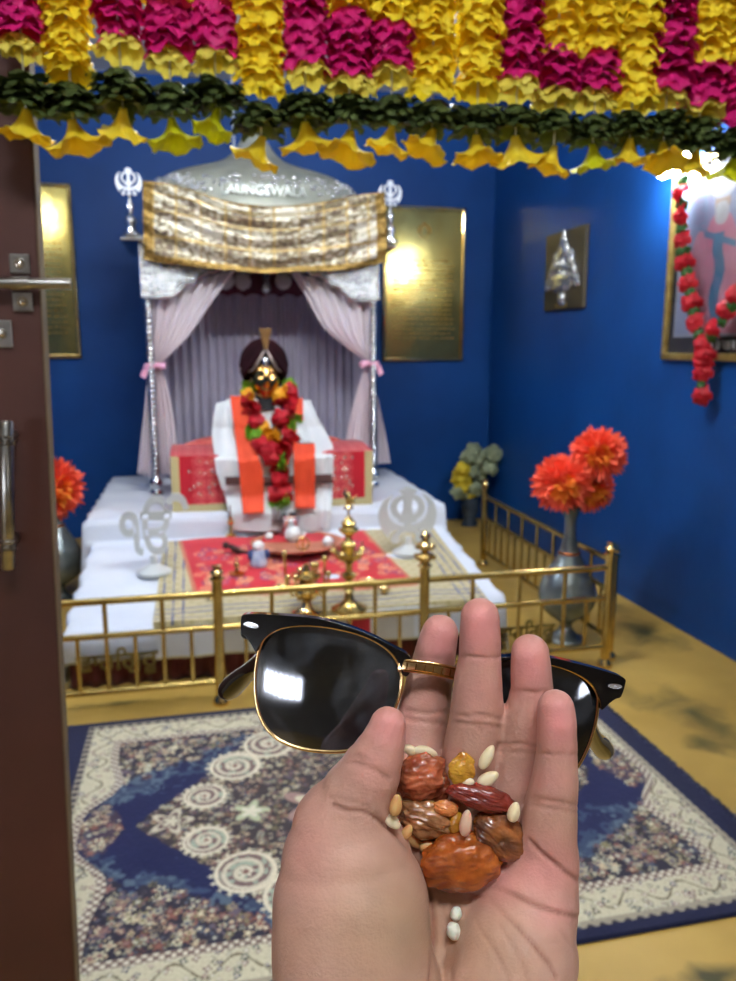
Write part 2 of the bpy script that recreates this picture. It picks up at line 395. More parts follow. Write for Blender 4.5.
    me = bpy.data.meshes.new('rug'); me.vertices.add(len(V)); me.vertices.foreach_set('co', V.astype(np.float32).ravel())
    me.loops.add(faces.size); me.loops.foreach_set('vertex_index', faces.ravel().astype(np.int32))
    me.polygons.add(len(faces)); me.polygons.foreach_set('loop_start', np.arange(0, faces.size, 4, dtype=np.int32)); me.polygons.foreach_set('loop_total', np.full(len(faces), 4, np.int32))
    me.update(calc_edges=True)
    a = me.color_attributes.new('paint', 'FLOAT_COLOR', 'POINT'); c4 = np.ones((len(V), 4), np.float32); c4[:, :3] = col.reshape(-1, 3); a.data.foreach_set('color', c4.ravel())
    me.materials.append(mat('rug pile', (90, 90, 90), vcol='paint', rough=.95, sheen=.15))
    o = bpy.data.objects.new('rug', me); C.objects.link(o)
    tag(o, 'blue and cream oriental rug with central medallion on the marble floor', 'rug')
rug()

# ------------------------------------------------------------------ brass railings
def post(par, x, y, kind='plain', h=.535):
    p = MB().tube([(x, y, .03), (x, y, h)], .021, 20).build('post', brass, par)
    f = [(.001, 0), (.034, 0), (.036, .012), (.03, .022), (.024, .034), (.021, .04)]
    MB().lathe(f, (x, y, .002), 24).build('foot', brass_b, p)
    fin = MB()
    if kind == 'plain':
        fin.lathe([(.021, 0), (.03, .006), (.03, .012), (.018, .018), (.024, .028), (.028, .036), (.024, .044), (.013, .05), (.016, .056), (.021, .06), (.021, .064), (.001, .066)], (x, y, h-.004), 22)
    else:
        fin.lathe([(.021, 0), (.032, .008), (.018, .02), (.03, .035), (.036, .05), (.026, .064), (.014, .07), (.03, .085), (.034, .1), (.022, .115), (.012, .12), (.024, .133), (.02, .146), (.008, .156), (.001, .165)], (x, y, h-.004), 22)
        for q in range(6):
            t = q*PI/3; fin.ball((x+.034*math.cos(t), y+.034*math.sin(t), h+.09), .012, 10); fin.ball((x+.038*math.cos(t+.5), y+.038*math.sin(t+.5), h+.045), .012, 10)
    fin.build('finial', brass_b, p)
    return p
zt, zm, zl = .477, .334, .1
fr = thing('brass_railing', 'long low polished brass railing in front of the white platform', 'railing', (.5, 3.05, 0))
YR = 3.05; px_ = [-.818, .057, .931, 1.806]
for i, x in enumerate(px_): post(fr, x, YR, 'ornate' if i == 2 else 'plain')
for k in range(3):
    a, b = px_[k]+.018, px_[k+1]-.018
    for z, r_, nm in ((zt, .0145, 'top_rail'), (zm, .012, 'middle_rail'), (zl, .012, 'bottom_rail')):
        MB().tube([(a, YR, z), (b, YR, z)], r_, 14).build(nm, brass, fr)
    n = 4
    for j in range(1, n): x = px_[k]+(px_[k+1]-px_[k])*j/n; MB().tube([(x, YR, zm), (x, YR, zt)], .0095, 12).build('baluster', brass, fr)
    n = 8
    for j in range(1, n): x = px_[k]+(px_[k+1]-px_[k])*j/n; MB().tube([(x, YR, zl), (x, YR, zm)], .0085, 12).build('baluster', brass, fr)
for x in (1.5,): MB().lathe([(.001, 0), (.028, 0), (.028, .01), (.012, .02), (.02, .035), (.01, .05), (.01, .09)], (x, YR, .002), 18).build('foot', brass_b, fr)
sr = thing('brass_railing', 'brass side railing running back along the right edge of the platform', 'railing', (1.87, 3.95, 0))
XS = 1.872
for y in (3.16, 4.78): 
    if y > 4: post(sr, XS, y)
post(sr, XS, 3.13, h=.5)
for z, r_, nm in ((zt, .0145, 'top_rail'), (zm, .012, 'middle_rail'), (zl, .012, 'bottom_rail')):
    MB().tube([(XS, 3.13, z), (XS, 4.78, z)], r_, 14).build(nm, brass, sr)
for j in range(1, 8): y = 3.13+1.65*j/8; MB().tube([(XS, y, zm), (XS, y, zt)], .0095, 12).build('baluster', brass, sr)
for j in range(1, 16): y = 3.13+1.65*j/16; MB().tube([(XS, y, zl), (XS, y, zm)], .0085, 12).build('baluster', brass, sr)

# ------------------------------------------------------------------ stepped platform under white sheets
DX0, DX1 = -.585, 1.43
def topz(y):
    if y < 3.34: return .255
    if y < 4.31: return .265+(.400-.265)*(y-3.34)/(4.31-3.34)
    if y < 4.38: return .400+(.525-.400)*max(0, (y-4.33)/.05)
    return .525
def on(px, py):
    y = 3.4
    for _ in range(60):
        z = topz(y); y = .5*y+.5*at(px, py, 2, z).y
    p = at(px, py, 2, topz(y)); return Vector((p.x, p.y, topz(p.y)))
def spos(px, py, y): return at(px, py, 1, y)
sheet = mat('white sheet', (226, 230, 236), (214, 220, 230), 3, rough=.85, bump=.8, bscale=6)
prof = [(3.315, .115), (3.31, .2), (3.318, .245), (3.335, .258), (3.36, .266)]
for k in range(1, 15): y = 3.36+(4.29-3.36)*k/14; prof.append((y, topz(y)))
prof += [(4.31, .401), (4.325, .41), (4.332, .45), (4.34, .495), (4.355, .518), (4.385, .525), (4.6, .525), (5.0, .525), (5.4, .525), (5.86, .525)]
pl_ = thing('platform', 'stepped platform spread with white sheets under the canopy and shrine', 'platform', (.42, 4.5, 0))
def mant(u, v):
    # v along the profile front -> back, u: left skirt, top, right skirt
    k = v*(len(prof)-1); i = min(int(k), len(prof)-2); f = k-i
    y = prof[i][0]*(1-f)+prof[i+1][0]*f; z = prof[i][1]*(1-f)+prof[i+1][1]*f
    s = u*1.36-.18
    wr = .004*math.sin(y*21+s*9)+.009*mnoise.noise(Vector((s*5, y*4, z*9)))
    fl = .03 if 4.32 < y else 0
    if s < 0: t = -s/.18; return (DX0-fl-.02*t+.012*math.sin(y*30), y, z-(z-.0)*t*(.93 if y < 4.32 else .36+.1*max(0, math.sin(y*9))))
    if s > 1: t = (s-1)/.18; return (DX1+fl+.02*t+.012*math.sin(y*30), y, z-(z-.0)*t*(.93 if y < 4.32 else .6))
    return (DX0-fl+(DX1-DX0+2*fl)*s, y-wr*.6, z+wr)
MB().grid(mant, 110, 150).build('sheet', sheet, pl_, ang=80, solid=.004)
core = MB(); core.box((DX0+.02, 3.36, .0), (DX1-.02, 4.28, .235)); core.box((DX0+.02, 4.36, 0), (DX1-.02, 5.84, .5))
core.build('frame', mat('platform wood', (150, 140, 120), rough=.7), pl_, smooth=False)
red_v = mat('maroon velvet', (92, 14, 28), (72, 8, 22), 8, rough=.7, sheen=.3)
MB().grid(lambda u, v: (DX0+.01+(DX1-DX0-.02)*u, 3.335-.012*math.sin(u*150)*(1-v*.6), .002+.16*v), 300, 4).build('skirt', red_v, pl_, solid=.003)

# gilt cut-out words in front of the platform
def words(cx, cz, w, h, label):
    m = MB(); M = XZ(cx, 3.27, cz)
    place_glyph(m, 'ਵਾਹਿਗੁਰੂ', .1, .008, M=M, w=w, h=h, bold=.002)
    o = m.build('cut_out_sign', mat('tarnished gilt', (150, 138, 92), (120, 112, 76), 20, rough=.3, metal=.9), smooth=False)
    tag(o, label, 'sign')
a = spos(77, 681, 3.27); b = spos(158, 652, 3.27)
words((a.x+b.x)/2, a.z+.005, b.x-a.x, b.z-a.z+.03, 'gilt cut-out lettering standing before the platform, left behind the railing')
a = spos(500, 648, 3.27); b = spos(552, 608, 3.27)
words((a.x+b.x)/2, a.z, .3, .13, 'gilt cut-out lettering behind the railing at the right end of the platform')

# red and gold spread on the platform
def spread():
    x0, x1, y0, y1 = -.21, 1.34, 3.30, 4.285
    n, m = 330, 200; col = np.zeros((m+1, n+1, 3)); vs = []
    P4 = [on(181, 551), on(195, 601), on(419, 588), on(372, 540)]
    for j in range(m+1):
        for i in range(n+1):
            u = i/n; v = j/m; x = x0+(x1-x0)*u; y = y0+(y1-y0)*v
            xx = x-(y-3.7)*(-.02)
            z = topz(max(y, 3.34))+.011+.003*math.sin(x*14+y*9)+.004*mnoise.noise(Vector((x*6, y*6, 3)))
            if y < 3.325: z = .255-(3.325-y)*0; 
            vs.append((xx, y, z))
    X = np.array([p[0] for p in vs]).reshape(m+1, n+1); Y = np.array([p[1] for p in vs]).reshape(m+1, n+1)
    beige = srgb((196, 184, 142)); red = srgb((206, 40, 52)); bl = srgb((70, 84, 140)); gold = srgb((224, 150, 110))
    col[:] = beige
    nz = np.sin(X*90)*np.sin(Y*97); col[nz > .5] = srgb((180, 166, 118))
    for d in (.03, .075, .12):
        for e in (np.abs(X-(x0+d)), np.abs(X-(x1-d)), np.abs(Y-(y0+.03+d))): col[e < .0035] = bl
    inr = np.ones(X.shape, bool)
    rl_ = P4[1].x+(P4[0].x-P4[1].x)*(Y-P4[1].y)/(P4[0].y-P4[1].y); rr_ = P4[2].x+(P4[3].x-P4[2].x)*(Y-P4[2].y)/(P4[3].y-P4[2].y); yb_ = P4[1].y+(P4[2].y-P4[1].y)*(X-P4[1].x)/(P4[2].x-P4[1].x)
    inr = (X > rl_) & (X < rr_) & (Y > yb_); rl, rr = P4[1].x, P4[2].x; print('P4', P4)
    col[inr] = red
    for k in range(240):
        cx = rng.uniform(rl, rr); cy = rng.uniform(3.45, 4.16); d = np.hypot(X-cx, Y-cy); R = rng.uniform(.014, .03)
        ring = inr & (d < R) & (d > R*.6); col[ring] = gold if k % 3 else srgb((150, 70, 110))
        col[inr & (d < R*.25)] = srgb((240, 190, 150))
    col[inr & ((X < rl_+.02) | (X > rr_-.02) | (Y < yb_+.025))] = srgb((200, 120, 90))
    g = MB(); g.v = vs; W = n+1; g.f = [(j*W+i, j*W+i+1, (j+1)*W+i+1, (j+1)*W+i) for j in range(m) for i in range(n)]
    o = g.build('altar_cloth', mat('brocade', (200, 60, 60), vcol='paint', rough=.5, sheen=.2), col=col.reshape(-1, 3))
    # front fall over the platform's edge
    fx0, fx1 = .62, 1.02
    def fall(u, v): return (-.21+1.55*u, 3.300-.004+.006*math.sin(u*40)*(1-v), .115+.151*v)
    cc = []
    for j in range(41):
        for i in range(201):
            x = -.21+1.55*i/200; z = .115+.151*j/40
            c = srgb((206, 204, 196)) 
            if x < .06 or x > .96: c = srgb((222, 226, 232))
            if .64 < x < .75: c = srgb((200, 30, 46))
            if j < 3 or j > 36: c = srgb((196, 184, 142))
            cc.append(c)
    MB().grid(fall, 200, 40).build('front_fall', MATS['brocade'], o, col=np.array(cc))
    tag(o, 'red and gold patterned cloth with beige striped border spread on the platform', 'cloth')
spread()

# ------------------------------------------------------------------ canopy
CY0, CY1 = 5.05, 5.72; CXL, CXR = -.262, 1.163; CCX = (CXL+CXR)/2
cp = thing('canopy', 'silver domed canopy on twisted posts over the dressed figure', 'canopy', (CCX, 5.35, .53))
for y in (CY0, CY1):
    for x in (CXL, CXR):
        pts = []; prof2 = [(.001, 0), (.04, 0), (.042, .02), (.03, .035), (.038, .06), (.044, .08), (.036, .1), (.022, .115), (.02, .13)]
        prof2 += [(.017, .14), (.017, 1.25)]
        pp = MB().lathe(prof2, (x, y, .53), 20)
        for s in range(2):   # two strands wound round the post
            hel = [(x+.012*math.cos(t+s*PI), y+.012*math.sin(t+s*PI), .67+.0105*t) for t in np.linspace(0, 105, 420)]
            pp.tube(hel, .0165, 8)
        pp.build('post', silver, cp)
# embossed header with scalloped lower edge
lower = [(148, 297), (160, 299), (172, 298), (180, 292), (186, 285), (194, 284), (200, 277), (208, 273), (214, 274), (220, 268), (230, 265), (240, 266), (250, 262), (264, 260)]
lz = [(spos(a, b, CY0-.03).x, spos(a, b, CY0-.03).z) for a, b in lower]
xl = CXL-.035; L_ = [(xl, lz[0][1])]+[(max(x, xl+.005), z) for x, z in lz[1:]]
L_ = [(x, z) for x, z in L_]
Rr = [(2*CCX-x, z+.0) for x, z in L_[::-1]][1:]
outl = L_+Rr+[(2*CCX-xl, 2.1), (xl, 2.1)]
MB().prism(outl, XZ(0, CY0-.005, 0), .03).build('header', silver_emb, cp, smooth=False)
edgeb = [(x, CY0-.04, z+.006) for x, z in L_+Rr]
MB().tube(edgeb, .009, 8).build('header_beading', silver, cp)
MB().prism([(x, z) for x, z in outl], XZ(0, CY1+.03, 0), .02).build('header', silver_emb, cp, smooth=False)
for x in (xl, 2*CCX-xl-.025): MB().box((x, CY0-.02, 1.8), (x+.025, CY1+.02, 2.1)).build('side_panel', silver_emb, cp, smooth=False)
cn = MB(); ov = .1
for z0, z1, o_ in ((2.085, 2.105, ov), (2.105, 2.12, ov-.03)):
    cn.box((xl-o_, CY0-.06-o_*.3, z0), (2*CCX-xl+o_, CY1+.06, z1), bev=.006)
cn.build('cornice', silver, cp, smooth=False)
# ogee dome
dome = [(0.70, 2.12), (.715, 2.2), (.70, 2.28), (.665, 2.36), (.61, 2.42), (.53, 2.47), (.43, 2.505), (.33, 2.535), (.24, 2.565), (.16, 2.6), (.1, 2.64), (.06, 2.69), (.035, 2.74), (.02, 2.77), (.001, 2.79)]
DYC = 5.385
dome = [(.70, 2.12), (.71, 2.3)]
for a_, b_ in ((150, 197), (154, 186), (163, 178), (175, 172), (188, 168), (200, 165), (213, 162), (225, 158), (233, 153), (239, 147), (244, 139), (248, 130), (250, 122)):
    q_ = spos(a_, b_, DYC-.1); dome.append((max(.012, spos(259, b_, DYC-.1).x-q_.x), q_.z))
dome.append((.001, dome[-1][1]+.01))
dd_ = smooth_poly(dome, 4, False)
def dm(u, v):
    k = v*(len(dd_)-1); i = min(int(k), len(dd_)-2); f = k-i; r = dd_[i][0]*(1-f)+dd_[i+1][0]*f; z = dd_[i][1]*(1-f)+dd_[i+1][1]*f
    t = 2*PI*u; c, s = math.cos(t), math.sin(t); e = .75
    return (CCX-.01+r*abs(c)**e*math.copysign(1, c), 5.385+r*.56*abs(s)**e*math.copysign(1, s), z)
MB().grid(dm, 96, 60).build('dome', mat('dull silver sheet', (158, 160, 146), (138, 142, 130), 6, rough=.45, metal=.3, bump=.3, bscale=9), cp)
em = MB()
for k in range(260):
    u = random.uniform(.52, .98); v = random.uniform(.13, .26); p = Vector(dm(u, v)); em.ball(p, (random.uniform(.01, .022), .006, random.uniform(.007, .013)), 8, Matrix.Rotation(random.uniform(-.6, .6), 3, 'Y'))
em.build('repousse_pattern', silver, cp)
tx = MB(); v, f = glyph('LAUNGEWALA', .082, .02, 0); w0 = max(p.x for p in v)
zt_mid = spos(264, 190, 4.99).z
vq_ = min((k_/100 for k_ in range(5, 60)), key=lambda q: abs(dm(.75, q)[2]-zt_mid))
cur_ = [dm(.55+.4*k_/80, vq_) for k_ in range(81)]
def yq(x): return min(cur_, key=lambda p_: abs(p_[0]-x))[1]
vv = []
for p in v:
    x = spos(264, 190, 4.99).x+p.x*.95; z = spos(264, 195, 4.99).z+p.y
    # follow the dome's surface
    vv.append((x, yq(x)-.022+p.z, z))
tx.add(vv, f); tx.build('dome_lettering', mat('pale silver', (196, 202, 194), rough=.35, metal=.5), cp, smooth=False)
# finials with khanda signs on the cornice ends
white_m = mat('white enamel', (226, 232, 238), rough=.3, metal=.3)
def khanda_finial(x, label):
    t = thing('khanda_finial', label, 'finial', (x, CY0-.06, 2.12)); y = CY0-.06; z = 2.12
    MB().lathe([(.001, 0), (.05, 0), (.05, .012), (.03, .02), (.024, .05), (.034, .075), (.03, .095), (.014, .11), (.018, .14), (.022, .17), (.012, .19), (.01, .215), (.016, .225), (.001, .23)], (x, y, z), 22).build('pedestal', silver, t)
    m = MB(); place_glyph(m, '☬', .2, .014, M=XZ(x, y, z+.215), w=.15, h=.165, bold=.0); m.build('emblem', white_m, t, smooth=False)
khanda_finial(spos(131, 230, CY0-.06).x, 'silver finial with a white khanda sign on the left end of the canopy cornice')
khanda_finial(spos(390, 230, CY0-.06).x, 'silver finial with a white khanda sign on the right end of the canopy cornice')
# rod hanging above
rd = MB().tube([(spos(234, 150, 5.3).x, 5.3, ZC), (spos(234, 150, 5.3).x, 5.3, 2.53)], .008, 10).build('suspension_rod', mat('painted rod', (160, 170, 180), rough=.4))
tag(rd, 'thin pale rod coming down from the ceiling to the canopy dome', 'rod')

# gold lace cloth over the header
def lace():
    yb = CY0-.075
    top = [(143, 182), (165, 184), (190, 190), (215, 199), (240, 205), (265, 208), (290, 207), (315, 204), (340, 199), (362, 195), (384, 193)]
    bot = [(144, 260), (165, 264), (190, 267), (215, 270), (240, 272), (265, 274), (290, 273), (315, 272), (340, 271), (362, 268), (386, 262)]
    T = [spos(a, b, yb) for a, b in top]; B = [spos(a, b, yb) for a, b in bot]
    def ev(Pn, u): k = u*(len(Pn)-1); i = min(int(k), len(Pn)-2); f = k-i; return Pn[i]*(1-f)+Pn[i+1]*f
    n, m = 260, 110; cols = []; g = MB()
    def fn(u, v):
        p = ev(B, u)*(1-v)+ev(T, u)*v
        sag = .012*math.sin(v*22-6*(2*u-1)**2*1.0)+.01*mnoise.noise(Vector((u*7, v*4, 0)))
        return (p.x, p.y-.03+sag-.03*math.sin(PI*v)*.5-.03*(1-abs(2*u-1)), p.z)
    g.grid(fn, n, m)
    for j in range(m+1):
        for i in range(n+1):
            u = i/n; v = j/m; c = srgb((160, 148, 118))
            s = mnoise.noise(Vector((u*46, v*22, 1))); s2 = mnoise.noise(Vector((u*6, v*5, 7)))
            if s+s2*.8 > .12: c = srgb((222, 216, 194))
            if s+s2*.5 < -.3: c = srgb((122, 104, 88))
            if abs((u*10.3) % 1-.5) < .035 or min(abs(v-.33), abs(v-.64), abs(v-.86)) < .012: c = srgb((196, 166, 100))
            if u < .045 or u > .955 or v < .09 or v > .975: c = srgb((170, 138, 72)) if s > -.1 else srgb((132, 104, 50))
            cols.append(c)
    o = g.build('lace_cloth', mat('gold lace', (180, 160, 120), vcol='paint', rough=.25, metal=.55, bump=1.5, bscale=38), col=np.array(cols), solid=.002)
    tag(o, 'glittering silver and gold lace cloth draped across the front of the canopy', 'cloth')
lace()

# sheer curtains
sheer = mat('sheer pinkish voile', (255, 246, 246), (252, 238, 240), 4, rough=.8, transl=.3, alpha=.95)
def curtain(name, label, L, R, y, folds, nz=70, m=None, amp=.022):
    """L,R: pixel outlines from top to bottom at depth y"""
    Lp = [spos(a, b, y) for a, b in smooth_poly(L, 6, False)]; Rp = [spos(a, b, y) for a, b in smooth_poly(R, 6, False)]
    def ev(Pn, u): k = u*(len(Pn)-1); i = min(int(k), len(Pn)-2); f = k-i; return Pn[i]*(1-f)+Pn[i+1]*f
    def fn(u, v):
        a = ev(Lp, v); b = ev(Rp, v); p = a.lerp(b, u); w = (b-a).length
        return (p.x, p.y+amp*math.sin(u*folds*2*PI+1.5*v)*(.35+min(1, w*3)*.65)+.006*math.sin(u*31+v*8), p.z)
    return MB().grid(fn, folds*10, nz).build(name, m or sheer, ang=80)
pink = mat('pink satin', (236, 176, 196), (226, 160, 184), 10, rough=.4)
def tie(px, py, y, par, s):
    c = spos(px, py, y); t = MB()
    t.tube([c+Vector((.055*math.cos(a), .03*math.sin(a), .006*math.cos(3*a))) for a in np.linspace(0, 2*PI, 25)[:-1]], .014, 8, closed=True, flat=1.4)
    for q in (-1, 1): t.ball(c+Vector((q*.035, -.045, .0)), (.034, .012, .02), 12, Matrix.Rotation(q*.4, 3, 'Y'))
    t.ball(c+Vector((0, -.052, 0)), .014, 10)
    t.grid(lambda u, v: (c.x+s*(.03+.03*u+.03*v), c.y-.045, c.z-.01-.07*v+.02*u), 4, 6)
    t.build('tie_back', pink, par)
cu = curtain('curtain', '', [(150, 290), (150, 320), (151, 350), (150, 366), (147, 380), (143, 420), (138, 470)], [(236, 270), (214, 300), (190, 335), (168, 357), (160, 366), (166, 380), (174, 420), (180, 476)], CY0+.05, 6)
tie(155, 366, CY0+.03, cu, -1); tag(cu, 'sheer pinkish curtain tied with a pink band at the left canopy post', 'curtain')
cu = curtain('curtain', '', [(288, 270), (306, 296), (322, 325), (344, 346), (364, 362), (362, 375), (352, 410), (344, 452)], [(372, 296), (374, 320), (374, 345), (374, 362), (375, 378), (372, 415), (370, 462)], CY0+.05, 6)
tie(369, 364, CY0+.03, cu, 1); tag(cu, 'sheer pinkish curtain tied with a pink band at the right canopy post', 'curtain')
cu = curtain('curtain', '', [(374, 392), (376, 420), (377, 464)], [(376, 392), (384, 425), (391, 463)], 5.4, 3); tag(cu, 'narrow white curtain end hanging outside the right canopy post', 'curtain')
cu = curtain('curtain', '', [(150, 385), (143, 420), (137, 474)], [(154, 385), (154, 430), (152, 478)], 5.3, 3); tag(cu, 'narrow pale curtain end hanging outside the left canopy post', 'curtain')
lil = mat('grey lilac voile', (206, 200, 212), (190, 184, 200), 4, rough=.85, transl=.25)
def backc(u, v): return (CXL+.02+(CXR-CXL-.04)*u, CY1-.05+.018*math.sin(u*44*PI)+.01*math.sin(u*17+v*3), .54+1.42*v)
bc = MB().grid(backc, 330, 8).build('backdrop_curtain', lil); tag(bc, 'pleated grey lilac curtain closing the back of the canopy', 'curtain')
def sidec(x, s):
    o = MB().grid(lambda u, v: (x+.012*math.sin(u*26*PI), CY0+.12+(CY1-CY0-.2)*u, .56+1.35*v), 120, 8).build('side_curtain', lil)
    return o
tag(sidec(CXL+.01, 0), 'grey lilac curtain along the left side of the canopy', 'curtain'); tag(sidec(CXR-.01, 0), 'grey lilac curtain along the right side of the canopy', 'curtain')
# maroon valance, rosettes and pendant
va = thing('valance', 'maroon scalloped valance with white rosettes inside the canopy top', 'valance', (CCX, CY1-.12, 1.9))
a = spos(218, 275, CY1-.12); b = spos(306, 293, CY1-.12)
def vf(u, v): return (a.x-.06+(b.x-a.x+.12)*u, CY1-.12+.006*math.sin(u*60), (1.98)*v+(1-v)*(spos(264, 297, CY1-.12).z+.02*abs(math.sin(u*6*PI))))
MB().grid(vf, 80, 6).build('cloth', mat('maroon cloth', (96, 44, 62), (80, 34, 52), 8, rough=.7), va, solid=.003)
for px in (226, 243, 283):
    c = spos(px, 281, CY1-.14); MB().ball(c, (.058, .02, .058), 16, jit=.25, seed=px).build('rosette', mat('white rosette', (206, 204, 206), rough=.8), va)
c = spos(266, 275, CY1-.16)
MB().lathe([(.001, -.06), (.012, -.055), (.04, -.03), (.03, .0), (.02, .03), (.03, .06), (.01, .1), (.004, .13)], c-Vector((0, 0, .07)), 20).build('pendant', silver, va)

# ------------------------------------------------------------------ seat chest with brocade cover
seat = thing('throne_seat', 'box-shaped seat covered with red brocade edged in gold behind the robes', 'seat', (.42, 4.72, .53))
sx0, sx1, sy0, sy1, sz0, sz1 = -.15, 1.02, 4.445, 5.02, .53, .855
def brocade_face(fn, nu, nv, w, h, name, border=True):
    cols = []; g = MB(); g.grid(fn, nu, nv)
    cs = [(rng.uniform(0, w), rng.uniform(0, h), rng.uniform(.02, .035)) for _ in range(int(w*h*520))]
    P = np.stack(np.meshgrid(np.linspace(0, w, nu+1), np.linspace(0, h, nv+1)), -1); X = P[..., 0]; Y = P[..., 1]
    col = np.zeros(X.shape+(3,)); col[:] = srgb((196, 24, 44))
    gx = (X % .065)-.0325; gy = (Y % .065)-.0325; d = np.hypot(gx, gy)
    mid = (X > .12) & (X < w-.12) if border else (X > -1)
    col[mid & (d < .028) & (d > .018)] = srgb((230, 112, 108)); col[mid & (d < .007)] = srgb((240, 190, 160))
    col[mid & (d > .034)] = srgb((208, 60, 70))
    if border:
        col[(X < .045) | (X > w-.045) | (Y < .045)] = srgb((196, 184, 132))
    return g.build(name, MATS['brocade'], seat, col=col.reshape(-1, 3), ang=60)
brocade_face(lambda u, v: (sx0+(sx1-sx0)*u, sy0+.004*math.sin(u*30), sz0+(sz1-sz0)*v), 240, 64, sx1-sx0, sz1-sz0, 'front_cover')
brocade_face(lambda u, v: (sx0+(sx1-sx0)*u, sy0+(sy1-sy0)*v, sz1+.02*math.sin(PI*v)), 200, 110, sx1-sx0, sy1-sy0, 'top_cover', False)
sb = MB(); sb.box((sx0+.004, sy0+.012, sz0-.003), (sx1-.004, sy1, sz1-.006)); sb.build('body', mat('red cloth', (176, 24, 40), rough=.7), seat, smooth=False)
sq = MB()
for k in range(46):
    s_ = random.choice((0, 1)); x_ = random.uniform(sx0+.1, sx0+.34) if s_ else random.uniform(sx1-.30, sx1-.12); sq.ball((x_, sy0-.004, random.uniform(sz0+.08, sz1-.03)), (.008, .004, .008), 8)
sq.build('sequins', mat('sequins', (250, 236, 220), rough=.08, metal=1), seat)
MB().ball((.42, 4.9, .86), (.5, .16, .07), 28).build('bolster', mat('red brocade cushion', (196, 60, 60), (226, 130, 110), 30, rough=.5), seat)

# ------------------------------------------------------------------ dressed figure
st_ = thing('dressed_statue', 'bust of a figure with golden face and dark turban in white robes', 'statue', (.41, 4.55, .84))
FX = .408
robe = mat('white robe cloth', (232, 234, 232), (220, 224, 224), 4, rough=.8, bump=.5, bscale=9)
secs = [(.835, .25, .13, 4.60), (.95, .26, .13, 4.60), (1.05, .275, .12, 4.59), (1.12, .25, .105, 4.585), (1.155, .15, .085, 4.58), (1.175, .075, .07, 4.58), (1.19, .055, .055, 4.58)]
def loft(u, v):
    k = v*(len(secs)-1); i = min(int(k), len(secs)-2); f = k-i; q = [secs[i][a]*(1-f)+secs[i+1][a]*f for a in range(4)]; t = 2*PI*u
    return (FX+q[1]*math.cos(t), q[3]+q[2]*math.sin(t), q[0])
MB().grid(loft, 48, 36).build('torso_robe', robe, st_)
# long robe panels falling over the seat front
def fy(x, z):
    d = abs(x-FX)
    if z > 1.0: y = 4.475+.07*((z-1.0)/.17)**2
    elif z > .84: y = 4.475-(1.0-z)/.16*.105
    elif z > .62: y = 4.37
    else: y = 4.37-min(1, (.62-z)/.08)*.075
    return y+ (.9*d*d if z > .84 else .12*d*d)
def panel(name, L, R, off, m, par, nv=60, nu=30, fold=.006):
    """cloth panel between two pixel outlines (top->bottom), lying on the robe front"""
    L2 = smooth_poly(L, 5, False); R2 = smooth_poly(R, 5, False)
    def pos(px, py):
        y = 4.4
        for _ in range(12): p = spos(px, py, y); y = .4*y+.6*(fy(p.x, p.z)-off)
        return spos(px, py, y)
    Lp = [pos(*q) for q in L2]; Rp = [pos(*q) for q in R2]
    def ev(Pn, u): k = u*(len(Pn)-1); i = min(int(k), len(Pn)-2); f = k-i; return Pn[i]*(1-f)+Pn[i+1]*f
    def fn(u, v):
        p = ev(Lp, v).lerp(ev(Rp, v), u); return (p.x, fy(p.x, p.z)-off+fold*math.sin(u*9+v*2), p.z)
    return MB().grid(fn, nu, nv).build(name, m, par, ang=80, solid=.003)
panel('long_robe', [(222, 402), (218, 430), (220, 470), (226, 500), (232, 531)], [(310, 400), (322, 430), (328, 470), (330, 500), (330, 532)], .0, robe, st_, nu=60, fold=.012)
panel('shawl', [(216, 404), (212, 430), (214, 452), (216, 470), (222, 490)], [(232, 398), (232, 430), (238, 452), (240, 470), (243, 490)], .008, robe, st_)
panel('shawl', [(291, 402), (296, 420), (306, 440), (314, 460), (316, 476), (318, 505), (318, 528)], [(308, 400), (318, 418), (328, 436), (333, 448), (333, 470), (332, 500), (330, 528)], .014, robe, st_)
brown = mat('dark brown band', (84, 54, 48), rough=.7)
panel('belt', [(225, 477), (226, 485)], [(332, 474), (333, 483)], .03, brown, st_, nv=4, nu=60)
panel('inner_sash', [(272, 400), (272, 450), (272, 522)], [(281, 400), (281, 450), (280, 522)], .022, mat('grey sash', (140, 128, 126), rough=.7), st_)
orange = mat('orange scarf', (238, 84, 44), (228, 72, 36), 8, rough=.7)
panel('scarf', [(230, 396), (233, 420), (238, 460), (243, 514)], [(246, 396), (249, 420), (256, 450), (263, 472), (264, 513)], .04, orange, st_, fold=.003)
panel('scarf', [(289, 398), (290, 425), (293, 442), (294, 470), (295, 508)], [(303, 398), (304, 425), (314, 442), (315, 470), (315, 508)], .04, orange, st_, fold=.003)
panel('white_fold', [(297, 422), (297, 443)], [(306, 420), (316, 443)], .05, robe, st_, nv=8)
